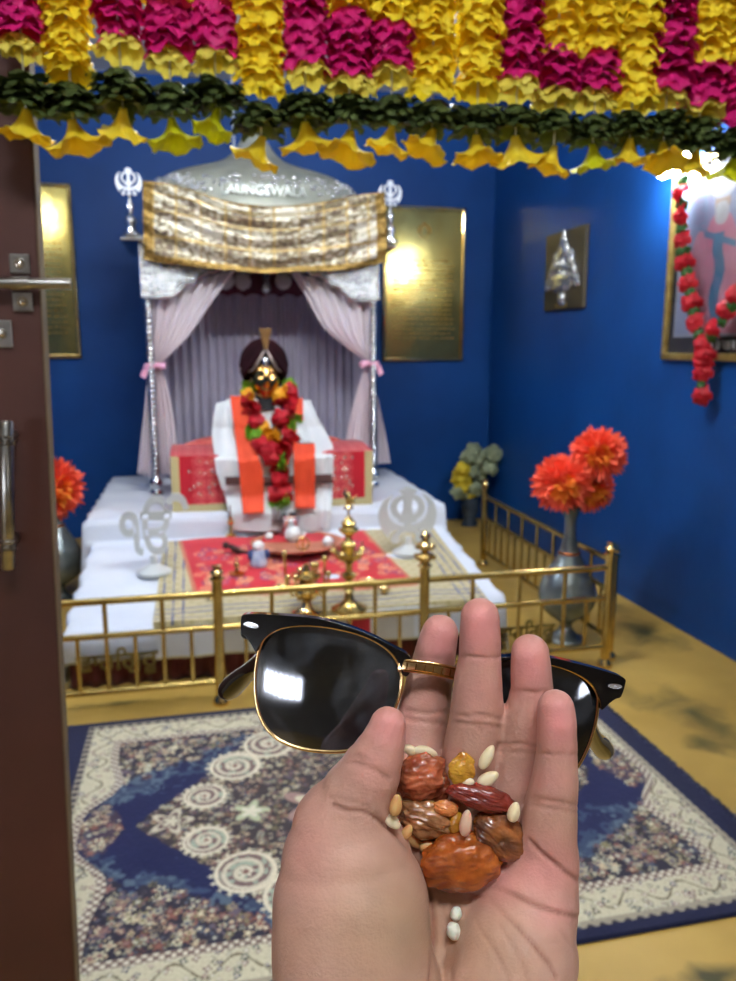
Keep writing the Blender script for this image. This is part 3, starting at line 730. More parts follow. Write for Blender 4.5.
# head
hc = spos(264.5, 372, 4.56)
gold_f = mat('golden face', (214, 168, 96), (190, 140, 76), 20, rough=.22, metal=1)
def face(u, v):
    a = PI*v; t = 2*PI*u; d = Vector((math.sin(a)*math.cos(t), math.sin(a)*math.sin(t), math.cos(a)))
    p = Vector((d.x*.088*(1-.2*max(0, -d.z)), d.y*.112, d.z*.135))
    if d.y < 0:
        fx_, fz = d.x, d.z
        p.y -= .026*math.exp(-(fx_/.13)**2)*math.exp(-((fz+.02)/.22)**2)*(1.2-fz)            # nose
        for s in (-1, 1):
            p.y += .014*math.exp(-((fx_-s*.36)/.16)**2-((fz-.2)/.1)**2)                        # sockets
            p.y -= .008*math.exp(-((fx_-s*.36)/.1)**2-((fz-.19)/.05)**2)                       # lids
        p.y -= .006*math.exp(-((fx_)/.28)**2)*(math.exp(-((fz+.42)/.05)**2)+math.exp(-((fz+.52)/.05)**2))  # lips
        p.y -= .012*math.exp(-(fx_/.3)**2-((fz+.78)/.16)**2)
    return p+hc+Vector((0, .0, -.045))
MB().grid(face, 72, 60).build('face', gold_f, st_)
MB().tube([hc+Vector((0, .0, -.12)), hc+Vector((0, -.03, -.23))], [.055, .075], 20).build('neck', mat('black cloth', (24, 22, 24), rough=.8), st_)
turb = mat('dark maroon turban', (44, 14, 20), (30, 9, 14), 10, rough=.9, bump=.3, spec=.15)
def turb_fn(u, v):
    A = PI*v; T = 2*PI*u; D = Vector((math.sin(A)*math.cos(T), math.sin(A)*math.sin(T), math.cos(A)))
    x, y, z = D.x, D.y, D.z
    fold = .035*abs(math.sin((abs(x)*1.1+z*.75)*15)) if y < .5 else 0
    r = 1+fold*(.4+.6*max(0, -y))
    p = Vector((x*.142*r*(1-.10*max(0, -z)), y*.125*r, z*.165*(r if z > 0 else 1)))
    if y < 0:    # pointed opening over the face
        w = (.095-p.z)*.8
        k = max(0, min(1, (w-abs(p.x))/.012)) if p.z < .10 else 0
        p.y = p.y*(1-k)+.02*k
        p.y -= .022*math.exp(-((w-abs(p.x)+.02)/.018)**2)*(p.z < .12)
    return hc+Vector((0, .03, .03))+p
tb = MB().grid(turb_fn, 120, 90)
tb.build('turban', turb, st_)
pearl = mat('pearl string', (226, 206, 196), rough=.3)
pr_ = MB()
for s in (-1, 1):
    for k, (ex, ez) in enumerate(((.125, .05), (.135, .02), (.12, -.005))):
        for q in range(15):
            w = q/14; p = Vector((hc.x+s*ex*w, hc.y-.10+.10*w*w, hc.z+.135-(.135-ez)*w-.035*math.sin(PI*w))); pr_.ball(p, .0055, 8)
pr_.build('pearl_strings', pearl, st_)
MB().ball(hc+Vector((0, -.105, .055)), (.02, .012, .03), 14).build('forehead_jewel', silver, st_)
kg = MB(); kb = hc+Vector((0, -.11, .13))
kg.prism([(-.008, 0), (.008, 0), (.035, .115), (-.035, .115)], XZ(kb.x, kb.y, kb.z), .006)
for j in range(7): kg.tube([kb+Vector((0, -.004, 0)), kb+Vector((-.034+.0113*j, -.006, .118))], .0035, 6)
kg.build('plume', mat('antique gold plume', (168, 130, 84), rough=.35, metal=.7), st_)

# ------------------------------------------------------------------ ruffled blossoms
def ruffle(R, h, n=30, layers=2, w=.13, seed=0, up=False, k=7, inner=.16):
    g = random.Random(seed); m = MB()
    for l in range(layers):
        ph = [g.uniform(0, 6.28) for _ in range(4)]; Rl = R*(1-.13*l)*g.uniform(.94, 1.04); zo = h*.42*l
        def fn(u, v):
            a = 2*PI*u; e = 1+w*math.sin(k*a+ph[0])*.35+w*.35*math.sin(13*a+ph[1])+.05*abs(math.sin(17*a+ph[3]))
            r = Rl*(inner+(1-inner)*v**.8*e)
            z = zo+h*(.4-.8*v**1.8)+h*.20*v*v*math.sin(k*a+ph[2])+h*.16*v*math.sin(2*a+ph[1])
            if v > .99: z += h*.06*math.sin(23*a)
            return (r*math.cos(a), r*math.sin(a), z if not up else -z)
        m.grid(fn, n*2, 5)
    return m
yel = mat('yellow plastic petals', (255, 236, 70), (252, 220, 40), 30, rough=.45, transl=.3, spec=.4)
yel2 = mat('pale yellow petals', (246, 232, 110), (238, 218, 84), 30, rough=.45, transl=.3)
mag = mat('magenta petals', (228, 36, 128), (196, 20, 104), 30, rough=.45, transl=.22)
lgr = mat('dark green leaves', (78, 92, 42), (50, 64, 30), 30, rough=.5, transl=.1)
cordm = mat('white cord', (220, 220, 214), rough=.7)
def proto(name, mb, m):
    o = mb.build(name, m, ang=80); me = o.data; bpy.data.objects.remove(o); return me
YG = 1.1
S0 = .0
def zd(px): return (at(px, 100, 1, YG)-EYE).dot(fwd)
strings = [(18, [('m', 50), ('p', 62)], (78, 108), 123, 27, 'y'), (65, [('y', 84)], (86, 114), 134, 30, 'y'), (117, [('m', 48), ('p', 62)], (72, 108), 122, 23, 'y'), (167, [('y', 8), ('m', 62), ('p', 74)], (86, 113), 132, 25, 'l'), (213, [('y', 12), ('m', 62), ('p', 76)], (84, 106), 122, 19, 'l'),
 (258, [('y', 100)], (106, 130), 150, 24, 'y'), (304, [('m', 76), ('p', 88)], (98, 124), 136, 28, 'y'), (349, [('y', 24), ('m', 80), ('p', 94)], (98, 122), 145, 29, 'y'), (392, [('y', 28), ('m', 78), ('p', 90)], (98, 124), 139, 21, 'y'), (434, [('y', 99)], (103, 128), 143, 23, 'y'),
 (480, [('y', 103)], (108, 134), 149, 24, 'y'), (520, [('m', 90), ('p', 103)], (108, 134), 150, 27, 'y'), (560, [('y', 54), ('m', 94), ('p', 108)], (112, 138), 160, 20, 'y'), (600, [('y', 56), ('m', 102), ('p', 114)], (118, 144), 158, 21, 'l'), (638, [('y', 110)], (114, 142), 152, 20, 'y'),
 (673, [('m', 98), ('p', 110)], (114, 144), 156, 20, 'y'), (708, [('y', 66), ('m', 106), ('p', 118)], (120, 150), 162, 17, 'y'), (748, [('y', 76), ('m', 118), ('p', 128)], (130, 158), 170, 26, 'l')]
names = ['magenta over pale yellow flower string hanging in front of the door leaf', 'all yellow flower string, leftmost of the plain yellow ones, by the door edge', 'magenta flower string just right of the leftmost all-yellow one', 'magenta string with yellow top and lime bell, wide, left of the dome', 'magenta string with yellow top and slim lime bell, just left of the dome peak',
 'all yellow flower string hanging in front of the dome peak', 'magenta flower string right of the yellow one over the dome peak', 'yellow and magenta string over the right half of the canopy dome', 'yellow and magenta string above the right khanda finial', 'all yellow flower string above the right brass plaque, left of its pair', 'all yellow flower string above the blue wall, right of its pair',
 'magenta flower string between the yellow pair and two short magenta ends', 'yellow and magenta string with a tilted bell over the corner of the blue walls', 'yellow and magenta string with lime bell above the silver relief plaque', 'all yellow flower string, rightmost of the plain yellow ones', 'magenta flower string beside the glare of the wall lamp', 'yellow and magenta string with a small bell in front of the wall lamp glare', 'yellow and magenta string cut by the right edge of the photo']
R0 = 25*zd(368)/F
meshes = {}
for key, m_ in (('y', yel), ('m', mag), ('p', yel2)):
    meshes[key] = [proto('blossom', ruffle(R0, .022, seed=s+hash_, layers=2, w=.15), m_) for hash_ in ({'y': 0, 'm': 10, 'p': 20}[key],) for s in range(4)]
def leafm(seed):
    g = random.Random(seed); m = MB()
    for l in range(2):
        for k in range(7):
            a = 2*PI*k/7+g.uniform(-.3, .3)+l*.4; L_ = R0*g.uniform(.95, 1.3); dz = g.uniform(-.010, .004); w = R0*.34
            def fn(u, v, a=a, L_=L_, dz=dz, w=w, l=l):
                x = .1*R0+L_*v*.9; y = (u-.5)*2*w*math.sin(PI*min(1, v*.92+.06))**.6*(1+.1*math.sin(v*22)); z = dz*v-.012*v*v+.006*l+.004*math.sin(v*9)-.35*abs(u-.5)*w
                return (x*math.cos(a)-y*math.sin(a), x*math.sin(a)+y*math.cos(a), z)
            m.grid(fn, 4, 8)
    return m
leafs = [proto('leaf_ring', leafm(s), lgr) for s in range(4)]
def bellm(R, seed, L_=.035):
    g = random.Random(seed); ph = g.uniform(0, 6)
    def fn(u, v):
        a = 2*PI*u; r = R*(.12+.42*v+.46*v**3)*(1+.07*v**3*math.sin(5*a+ph)+.035*v**3*math.sin(14*a)); z = .006-L_*(v**.85)*(1-.12*v**4)+.0035*v**3*math.sin(5*a+ph+1)+.0012*v**3*math.sin(14*a)
        return (r*math.cos(a), r*math.sin(a), z)
    return MB().grid(fn, 56, 12)
lime = mat('lime yellow petals', (232, 232, 30), (222, 220, 20), 30, rough=.45, transl=.3)
for (px, bands, (l0, l1), bp_, br, bc_), nm in zip(strings, names):
    top = Vector((at(px, 0, 1, YG).x, YG, 2.1)); sc_ = zd(px)/F
    t = thing('flower_string', nm, 'garland', top, 'strings of plastic flowers across the doorway')
    xz = lambda py: at(px, py, 1, YG)
    MB().tube([top, Vector((top.x, YG, xz(bp_-14).z))], .0012, 6).build('cord', cordm, t)
    py = -58.0; k = random.randrange(4)
    step = 13.2
    seq = [(c, e) for c, e in bands]
    while py < seq[-1][1]-4:
        c = next(cc for cc, e in seq if py < e-4 or cc == seq[-1][0])
        p = xz(py); o = bpy.data.objects.new('blossom', meshes[c][k % 4]); C.objects.link(o); o.parent = t
        o.location = Vector((top.x+random.uniform(-.003, .003), YG+random.uniform(-.004, .004), p.z))-top; o.rotation_euler = (random.uniform(-.2, .2), random.uniform(-.2, .2), random.uniform(0, 6.28)); s = random.uniform(.9, 1.06)*sc_/(zd(368)/F); o.scale = (s, s, s); k += 1
        py += step
    n = max(2, round((l1-l0)/9)) ; 
    for j in range(n+1):
        p = xz(l0+4+(l1-l0-12)*j/n); o = bpy.data.objects.new('leaf_ring', leafs[(j+k) % 4]); C.objects.link(o); o.parent = t
        o.location = Vector((top.x, YG, p.z))-top; o.rotation_euler = (random.uniform(-.2, .2), random.uniform(-.2, .2), random.uniform(0, 6.28))
    be = bellm(br*sc_*.98, int(px)).build('bell_flower', yel if bc_ == 'y' else lime, None, ang=80, solid=.0006)
    be.scale = (1.08, 1.08, 1.08)
    be.parent = t; be.location = Vector((top.x, YG, xz(bp_-9).z))-top; be.rotation_euler = (random.uniform(-.4, .2), random.uniform(-.45, .45), random.uniform(0, 6)) 
# ------------------------------------------------------------------ brass plaques on the back wall
def plaque(x0, x1, z0, z1, label):
    t = thing('brass_plaque', label, 'plaque', ((x0+x1)/2, YB, z0))
    pm = mat('brass plate', (212, 194, 112), (182, 160, 86), 3, rough=.17, metal=1, bump=.25, bscale=5)
    MB().box((x0, YB-.02, z0), (x1, YB-.004, z1)).build('plate', pm, t, smooth=False)
    f = MB(); w = .028
    for a, b in (((x0, z0), (x1, z0+w)), ((x0, z1-w), (x1, z1)), ((x0, z0), (x0+w, z1)), ((x1-w, z0), (x1, z1))): f.box((a[0], YB-.036, a[1]), (b[0], YB-.004, b[1]), bev=.008)
    f.build('rim', brass_b, t, smooth=False)
    # rows of fine engraved strokes, illegible as in the photograph
    e = MB(); g = random.Random(int(x0*100)); n = 17
    for r in range(n):
        z = z1-.42-(z1-z0-.56)*r/n; x = x0+.09
        while x < x1-.1:
            L_ = g.uniform(.012, .04); e.box((x, YB-.0215, z), (x+L_, YB-.0195, z+g.uniform(.006, .014))); x += L_+g.uniform(.006, .02)
    e.build('engraving', mat('engraved brass', (132, 106, 56), rough=.45, metal=.8), t, smooth=False)
    m = MB(); place_glyph(m, '☬', .2, .004, M=XZ((x0+x1)/2, YB-.021, z1-.25), w=.11, h=.13, bold=.003); m.build('emblem', MATS['engraved brass'], t, smooth=False)
plaque(1.50, 2.19, 1.355, 2.565, 'large polished brass plaque on the back wall, right of the canopy')
plaque(-1.45, -.815, 1.385, 2.62, 'polished brass plaque on the back wall beside the door leaf, left of the canopy')

# ------------------------------------------------------------------ silver relief plaque on the right wall
RX = XR
def RW(y, z, d=0): return (RX-d, y, z)
rp = thing('relief_plaque', 'silver relief mounted on a dark board on the right blue wall', 'plaque', (RX, 4.86, 1.72))
ya, yb_, za, zb_ = 4.58, 5.14, 1.71, 2.215
MB().box((RX-.03, ya, za), (RX-.002, yb_, zb_), bev=.004).build('board', mat('dark plaque board', (66, 58, 40), (44, 40, 30), 5, rough=.55), rp, smooth=False)
yc = 4.86; R_ = MB()
def rel(py, pz, d, r, jit=0, s=0): R_.ball((RX-.03-d, yc-py*1.2, 1.95+(pz-1.95)*1.08), (r[0], r[1]*1.25, r[2]*1.1), 18, jit=jit, seed=s)
rel(0, 1.905, .0, (.045, .16, .06)); rel(0, 1.87, .01, (.035, .09, .045)); rel(0, 2.03, .0, (.04, .12, .075)); rel(.0, 1.97, .01, (.045, .13, .03)); rel(.03, 2.075, .02, (.03, .055, .06))
rel(0, 2.13, .0, (.03, .026, .04)); rel(0, 2.17, .0, (.02, .014, .035)); rel(0, 1.80, .0, (.03, .035, .05)); rel(0, 1.765, 0, (.02, .04, .018))
for s in (-1, 1):
    for k in range(9): a = .1+.22*k; rel(s*(.17-.012*k)*1.0, 1.87+.024*k+.01*math.sin(k*2), .005, (.024, .034-.002*k, .022), .3, k)
    R_.tube([(RX-.035, yc-s*(.02+.15*math.sin(a)), 1.94-.11*math.cos(a)) for a in np.linspace(0, PI*.75, 12)], [.012+.01*math.sin(q/11*PI) for q in range(12)], 10)
    for k in range(3): R_.tube([(RX-.06, yc-s*.02*(k+.4), 2.07), (RX-.065, yc-s*.026*(k+.6), 1.95), (RX-.05, yc-s*.035*(k+.5), 1.87)], .009, 8)
R_.build('relief', mat('relief silver', (226, 228, 224), (196, 198, 196), 30, rough=.2, metal=.9, bump=.6, bscale=60), rp)
MB().box((RX-.034, yc-.07, 1.722), (RX-.028, yc+.09, 1.75)).build('name_plate', mat('dull brass strip', (150, 130, 80), rough=.4, metal=.8), rp, smooth=False)

# ------------------------------------------------------------------ framed picture and its garland
fp = thing('framed_picture', 'gilt framed portrait picture on the right wall under the bright lamp', 'picture', (RX, 3.3, 1.39))
y1, y0, z0, z1 = 3.69, 2.80, 1.395, 2.36
Rt = Matrix.Identity(3)
f = MB(); w = .035
for a, b in (((y0, z0), (y1, z0+w)), ((y0, z1-w), (y1, z1)), ((y0, z0), (y0+w, z1)), ((y1-w, z0), (y1, z1))): f.box((RX-.035, a[0], a[1]), (RX-.003, b[0], b[1]), bev=.006)
f.build('frame', mat('gilt frame', (190, 164, 96), (160, 134, 70), 20, rough=.35, metal=.7), fp, smooth=False)
MB().box((RX-.012, y0+w, z0+w), (RX-.004, y1-w, z1-w)).build('mat_board', mat('black mount', (18, 16, 18), rough=.6), fp, smooth=False)
def print_():
    a, b, c, d = y1-.075, y0+.075, z0+.115, z1-.075; n = 180; m = 200; cols = []
    for j in range(m+1):
        for i in range(n+1):
            u = i/n; v = j/m; col = np.array([.36, .42, .62])+.16*mnoise.noise(Vector((u*5, v*5, 2)))
            if v < .2: col = np.array([.5, .56, .8])*.8
            X = u-.42; 
            def el(cx, cy, rx, ry): return ((X-cx)/rx)**2+((v-cy)/ry)**2 < 1
            if el(0, .35, .2+.0, .4): col = np.array([.82, .30, .42])
            if abs(X) < .25-.25*v and v < .5: col = np.array([.8, .34, .46])
            if el(-.2, .45, .08, .2) or el(.2, .45, .08, .2): col = np.array([.85, .36, .48])
            if abs(X-.02*math.sin(v*20)) < .05 and .05 < v < .62: col = np.array([.1, .28, .48])
            if abs(v-.58+.3*X) < .02 and abs(X) < .16: col = np.array([.1, .3, .5])
            if el(0, .79, .075, .085): col = np.array([.62, .42, .3])
            if el(0, .73, .07, .07): col = np.array([.7, .7, .7])
            if el(0, .87, .11, .06): col = np.array([.8, .8, .82])
            if u < .02 or u > .98 or v < .02 or v > .985: col = np.array([.5, .52, .6])
            cols.append(col*.42)
    MB().grid(lambda u, v: (RX-.016, a+(b-a)*u, c+(d-c)*v), n, m).build('print', mat('printed picture', (100, 100, 140), vcol='paint', rough=.5), fp, smooth=False, col=np.array(cols))
print_()
cap = MB(); g = random.Random(3); y = y1-.3
for k in range(7):   # small illegible white capitals on the black strip under the print
    if k == 3: y -= .02
    hgt = .038; wv = .022
    cap.box((RX-.016, y-wv, z0+.055), (RX-.012, y-wv+.006, z0+.055+hgt)); cap.box((RX-.016, y-wv, z0+.055+hgt-.006), (RX-.012, y, z0+.055+hgt)) 
    if k % 2: cap.box((RX-.016, y-.006, z0+.055), (RX-.012, y, z0+.055+hgt))
    else: cap.box((RX-.016, y-wv, z0+.07), (RX-.012, y, z0+.076))
    y -= .034
cap.build('caption', mat('pale print', (210, 208, 200), rough=.6), fp, smooth=False)
glass = bpy.data.materials.new('picture glass'); glass.use_nodes = True; _n = glass.node_tree; _n.nodes.clear()
_o = _n.nodes.new('ShaderNodeOutputMaterial'); _t = _n.nodes.new('ShaderNodeBsdfTransparent'); _g = _n.nodes.new('ShaderNodeBsdfGlossy'); _g.inputs['Roughness'].default_value = .05; _f = _n.nodes.new('ShaderNodeFresnel'); _f.inputs[0].default_value = 1.3; _m = _n.nodes.new('ShaderNodeMixShader')
_m.inputs[0].default_value = .06; _n.links.new(_t.outputs[0], _m.inputs[1]); _n.links.new(_g.outputs[0], _m.inputs[2]); _n.links.new(_m.outputs[0], _o.inputs[0])
MB().box((RX-.024, y0+w, z0+w), (RX-.0215, y1-w, z1-w)).build('glass', glass, fp, smooth=False)

redp = mat('red petals', (206, 22, 40), (176, 12, 28), 40, rough=.55, transl=.2)
grn = mat('green tinsel leaves', (60, 110, 40), (36, 76, 26), 40, rough=.5, transl=.2)
def flower_ball(R, seed, n=3):
    m = MB(); g = random.Random(seed)
    for l in range(n):
        tl = ruffle(R*(1-.2*l), R*.55, n=16, layers=1, w=.3, seed=seed+l, k=5)
        M = Matrix.Rotation(g.uniform(0, 6), 3, 'Z') @ Matrix.Rotation(g.uniform(-.35, .35), 3, 'X')
        m.add([M @ (Vector(p))+Vector((0, 0, R*.28*l)) for p in tl.v], tl.f)
    return m
rb = [proto('red_blossom', flower_ball(.052, s), redp) for s in range(3)]
gb = [proto('green_leaves', flower_ball(.034, s+9, 2), grn) for s in range(2)]
gx = RX-.09
gt = thing('picture_garland', 'garland of red flowers and green leaves looped over the framed picture', 'garland', at(682, 178, 0, gx))
g0 = Vector(gt.location)
strand = [(682, 180), (681, 193), (681, 205), (682, 216), (681, 228), (682, 240), (683, 252), (684, 262), (686, 272), (687, 283), (689, 292), (691, 303), (693, 312), (695, 322), (698, 333)]
right_s = [(764, 262), (757, 272), (748, 281), (741, 289), (735, 295), (733, 304), (726, 310), (722, 320), (714, 328), (710, 336)]
tail = [(703, 344), (704, 355), (702, 362), (702, 372), (701, 384), (701, 395)]
def beads(seq, k0=0):
    for i, (a, b) in enumerate(seq):
        p = at(a, b, 0, gx+(.0 if i % 2 else 0)); gr = (i+k0) % 2 == 1 and seq is not None
        o = bpy.data.objects.new('green_leaves' if gr else 'red_blossom', (gb if gr else rb)[i % 2]); C.objects.link(o); o.parent = gt
        o.location = p-g0; o.rotation_euler = (random.uniform(-.4, .4), -PI/2+random.uniform(-.5, .3), random.uniform(-.5, .5)); s = random.uniform(.9, 1.1); o.scale = (s, s, s)
beads(strand, 1); beads(right_s, 0); beads([tail[0], tail[2], tail[3], tail[5]], 0) if False else None
for i, (a, b) in enumerate(tail):
    gr = i == 4
    p = at(a, b, 0, gx); o = bpy.data.objects.new('green_leaves' if gr else 'red_blossom', (gb if gr else rb)[i % 2]); C.objects.link(o); o.parent = gt
    o.location = p-g0; o.rotation_euler = (random.uniform(-.4, .4), -PI/2+random.uniform(-.3, .3), random.uniform(-.5, .5))
cd = [at(a, b, 0, gx) for a, b in strand]; MB().tube(cd+[at(a, b, 0, gx) for a, b in tail], .004, 6).build('thread', MATS['green tinsel leaves'], gt)
MB().tube([at(a, b, 0, gx) for a, b in right_s]+[at(702, 345, 0, gx)], .004, 6).build('thread', MATS['green tinsel leaves'], gt)

# garland round the statue's neck
sgt = thing('neck_garland', 'red garland with green and yellow accents round the neck of the statue', 'garland', (FX, 4.40, 1.0))
sg0 = Vector(sgt.location)
rs = [proto('red_cluster', flower_ball(.062, s+30), redp) for s in range(3)]
gs = [proto('green_cluster', flower_ball(.052, s+40), mat('light green petals', (140, 190, 40), (100, 150, 30), 30, rough=.6, transl=.2)) for s in range(2)]
ys = [proto('yellow_cluster', flower_ball(.052, s+50), mat('amber petals', (246, 180, 30), (236, 160, 16), 30, rough=.6, transl=.2)) for s in range(2)]
seqs = [(248, 389, 'g'), (247, 396, 'y'), (249, 401, 'r'), (253, 408, 'r'), (251, 416, 'r'), (256, 422, 'r'), (252, 431, 'g'), (257, 436, 'g'), (263, 428, 'y'), (269, 436, 'y'), (277, 436, 'y'), (272, 440, 'y'),
        (286, 391, 'y'), (290, 386, 'g'), (290, 392, 'r'), (280, 396, 'y'), (289, 399, 'r'), (283, 405, 'r'), (291, 407, 'r'), (288, 414, 'r'), (281, 419, 'r'), (289, 424, 'g'), (294, 421, 'g'),
        (262, 444, 'r'), (268, 450, 'r'), (276, 452, 'r'), (285, 450, 'r'), (290, 440, 'r'), (286, 435, 'r'), (272, 457, 'r'), (281, 457, 'r'), (280, 463, 'g'), (284, 461, 'g'), (280, 472, 'r'), (279, 480, 'r'), (281, 488, 'r'), (277, 493, 'r'), (284, 493, 'r'), (278, 500, 'g'), (284, 500, 'g')]
def rpos(px, py, off):
    y = 4.4
    for _ in range(12): p = spos(px, py, y); y = .4*y+.6*(fy(p.x, p.z)-off)
    return spos(px, py, y)
for i, (a, b, c) in enumerate(seqs):
    p = rpos(a, b, .065); o = bpy.data.objects.new({'r': 'red_cluster', 'g': 'green_cluster', 'y': 'yellow_cluster'}[c], {'r': rs, 'g': gs, 'y': ys}[c][i % 2]); C.objects.link(o); o.parent = sgt
    o.location = p-sg0; o.rotation_euler = (PI/2+random.uniform(-.4, .4), random.uniform(-.4, .4), random.uniform(0, 6)); s = .95; o.scale = (s, s, s)

# ------------------------------------------------------------------ vases with flowers
vb = mat('blue grey enamelled metal', (146, 152, 146), (104, 114, 116), 9, rough=.25, metal=.6, bump=.3, bscale=30)
orp = mat('orange petals', (255, 122, 86), (252, 94, 66), 18, rough=.6, transl=.25)
orc = mat('yellow orange petals', (255, 176, 60), (255, 140, 60), 24, rough=.6, transl=.25)
def pompon(c, R, par, seed, face_=None):
    g = random.Random(seed); m = MB(); inner = MB()
    n = 340
    for k in range(n):
        z = 1-2*(k+.5)/n; a = k*2.39996; d = Vector((math.sqrt(1-z*z)*math.cos(a), math.sqrt(1-z*z)*math.sin(a), z))
        L_ = R*g.uniform(.85, 1.08); tgt = m
        if face_ is not None and d.dot(face_) > .80: tgt = inner; L_ *= .93
        u = d.orthogonal().normalized(); q = Matrix.Rotation(g.uniform(0, 6), 3, d); u = q @ u; w = d.cross(u); wid = R*.19*g.uniform(.8, 1.2)
        bend = u.cross(d)*0+Vector((0, 0, -R*.12*g.random()))
        b0 = c+d*R*.2; pts = []
        for t, ww in ((0, .35), (.45, .9), (.8, 1.0), (1, .25)):
            p = b0+d*(L_-R*.2)*t+bend*t*t; pts += [p-u*wid*ww*.5, p+w*wid*.12*math.sin(t*3), p+u*wid*ww*.5]
        fs = []
        for r in range(3): fs += [(3*r, 3*r+1, 3*r+4, 3*r+3), (3*r+1, 3*r+2, 3*r+5, 3*r+4)]
        tgt.add(pts, fs)
    o = m.build('flower_head', orp, par, ang=80)
    MB().ball(c, R*.55, 16).build('flower_core', orp, o)
    if inner.v: inner.build('flower_center', orc, o, ang=80)
def vase(x, y, label, s=1.0, flowers=()):
    t = thing('flower_vase', label, 'vase', (x, y, .002))
    pr = [(.001, 0), (.085, 0), (.09, .012), (.06, .03), (.035, .06), (.03, .085), (.05, .105), (.11, .15), (.14, .21), (.142, .26), (.125, .32), (.095, .375), (.07, .42), (.05, .46), (.035, .52), (.027, .58), (.03, .63), (.045, .67), (.05, .68), (.044, .68), (.025, .62), (.02, .5), (.001, .48)]
    pr = [(r*s, z*s) for r, z in pr]
    MB().lathe([tuple(q) for q in smooth_poly(pr, 3, False)], (x, y, .002), 36).build('body', vb, t)
    MB().lathe([(.054*s, .448*s), (.0565*s, .455*s), (.052*s, .462*s)], (x, y, .003), 30).build('neck_band', mat('copper band', (190, 110, 60), rough=.25, metal=1), t)
    for i, (c, R, fc) in enumerate(flowers):
        fo = thing('artificial_flower', '', 'flower', c)
        yield_ = fo; MB().tube([c-Vector((0, 0, R*.3)), Vector((x+.01*i, y, .66*s)), Vector((x, y, .5*s))], .005, 8).build('stem', MATS['dark green leaves'], fo)
        pompon(Vector(c), R, fo, i+int(x*10)+3, fc)
        fo['label'] = flower_labels.pop(0); 
    return t
flower_labels = ['shaggy orange and yellow pompon flower, highest in the right vase', 'wide shaggy orange pompon flower, left one in the right vase', 'half hidden shaggy orange pompon flower, right and behind in the right vase', 'shaggy orange pompon flower peeping out beside the door edge']
VY = 3.40; vx = at(567, 600, 1, VY).x
tocam = Vector((-.45, -.88, .0)).normalized()
vase(vx, VY, 'tall blue grey metal vase with a slim neck standing behind the right railing', 1.0,
     [(at(599, 453, 1, 3.30), .135, tocam), (at(562, 481, 1, 3.30), .145, (Vector((-.2, -.95, -.2))).normalized()), (at(590, 487, 1, 3.42), .12, (Vector((-.2, -.95, -.3))).normalized())])
lx = at(52, 487, 1, 4.6)
vase(lx.x, 4.6, 'blue grey metal vase mostly hidden behind the door edge', 1.0, [(Vector((lx.x, 4.6, lx.z)), .185, Vector((.3, -.95, 0)).normalized())])
# back vase
bvx, bvy = 2.20, 5.95
bt_ = thing('flower_vase', 'small dark vase on the floor in the back corner by the side railing', 'vase', (bvx, bvy, .002))
MB().lathe([(.001, 0), (.07, 0), (.065, .02), (.05, .06), (.075, .13), (.08, .2), (.06, .26), (.075, .3), (.07, .3), (.001, .2)], (bvx, bvy, .002), 26).build('body', mat('dark grey glaze', (60, 70, 80), (40, 48, 58), 12, rough=.25), bt_)
def bouquet(name, label, pts, m, R, sd):
    t = thing(name, label, 'flowers', (bvx, bvy, .3)); g = random.Random(sd); fl = MB(); st = MB()
    for (px, py) in pts:
        c = at(px, py, 1, bvy-.05+g.uniform(-.05, .05)); st.tube([Vector((bvx, bvy, .24)), c], .004, 6)
        q = flower_ball(R*g.uniform(.8, 1.2), sd+int(px), 3); M = Matrix.Rotation(PI/2+g.uniform(-.7, .7), 3, 'X') @ Matrix.Rotation(g.uniform(0, 6), 3, 'Z')
        fl.add([M @ Vector(p)+c for p in q.v], q.f)
    fl.build('petals', m, t, ang=80); st.build('stems', MATS['green tinsel leaves'], t)
bouquet('yellow_flowers', 'yellow artificial flowers in the back corner vase', [(463, 470), (467, 480), (462, 488), (470, 494), (461, 478), (468, 466)], mat('dull yellow petals', (240, 216, 60), (225, 195, 50), 20, rough=.6, transl=.2), .07, 3)
bouquet('grey_green_flowers', 'grey green artificial blossoms in the back corner vase', [(474, 450), (482, 455), (490, 460), (494, 452), (478, 462), (486, 468), (474, 470), (492, 468), (470, 458), (465, 495), (476, 488), (480, 478), (458, 492)], mat('grey green petals', (168, 176, 140), (136, 148, 116), 20, rough=.6, transl=.2), .065, 60)

# ------------------------------------------------------------------ things on the platform
acr = mat('frosted acrylic', (222, 226, 222), rough=.3, alpha=.8, spec=.8)
def stand_emblem(ch, px0, px1, pyt, pyb, pbase, label, bold=.002):
    b = on((px0+px1)/2, pbase); y = b.y
    t = thing('emblem_stand', label, 'emblem', (b.x, y, b.z+.002))
    MB().lathe([(.001, 0), (.085, 0), (.085, .012), (.05, .03), (.02, .05), (.016, .09), (.001, .095)], (b.x, y, b.z+.012), 28).build('base', acr, t)
    A = spos(px0, pyb, y); B = spos(px1, pyt, y); m = MB()
    place_glyph(m, ch, .3, .018, M=XZ((A.x+B.x)/2, y+.009, A.z), w=B.x-A.x, h=B.z-A.z, bold=bold); m.build('emblem', acr, t, smooth=False)
stand_emblem('ੴ', 121, 188, 493, 557, 575, 'frosted acrylic Ik Onkar sign on a round foot, left on the platform', .006)
stand_emblem('☬', 379, 437, 486, 548, 555, 'frosted acrylic khanda sign on a round foot, right on the platform', .003)
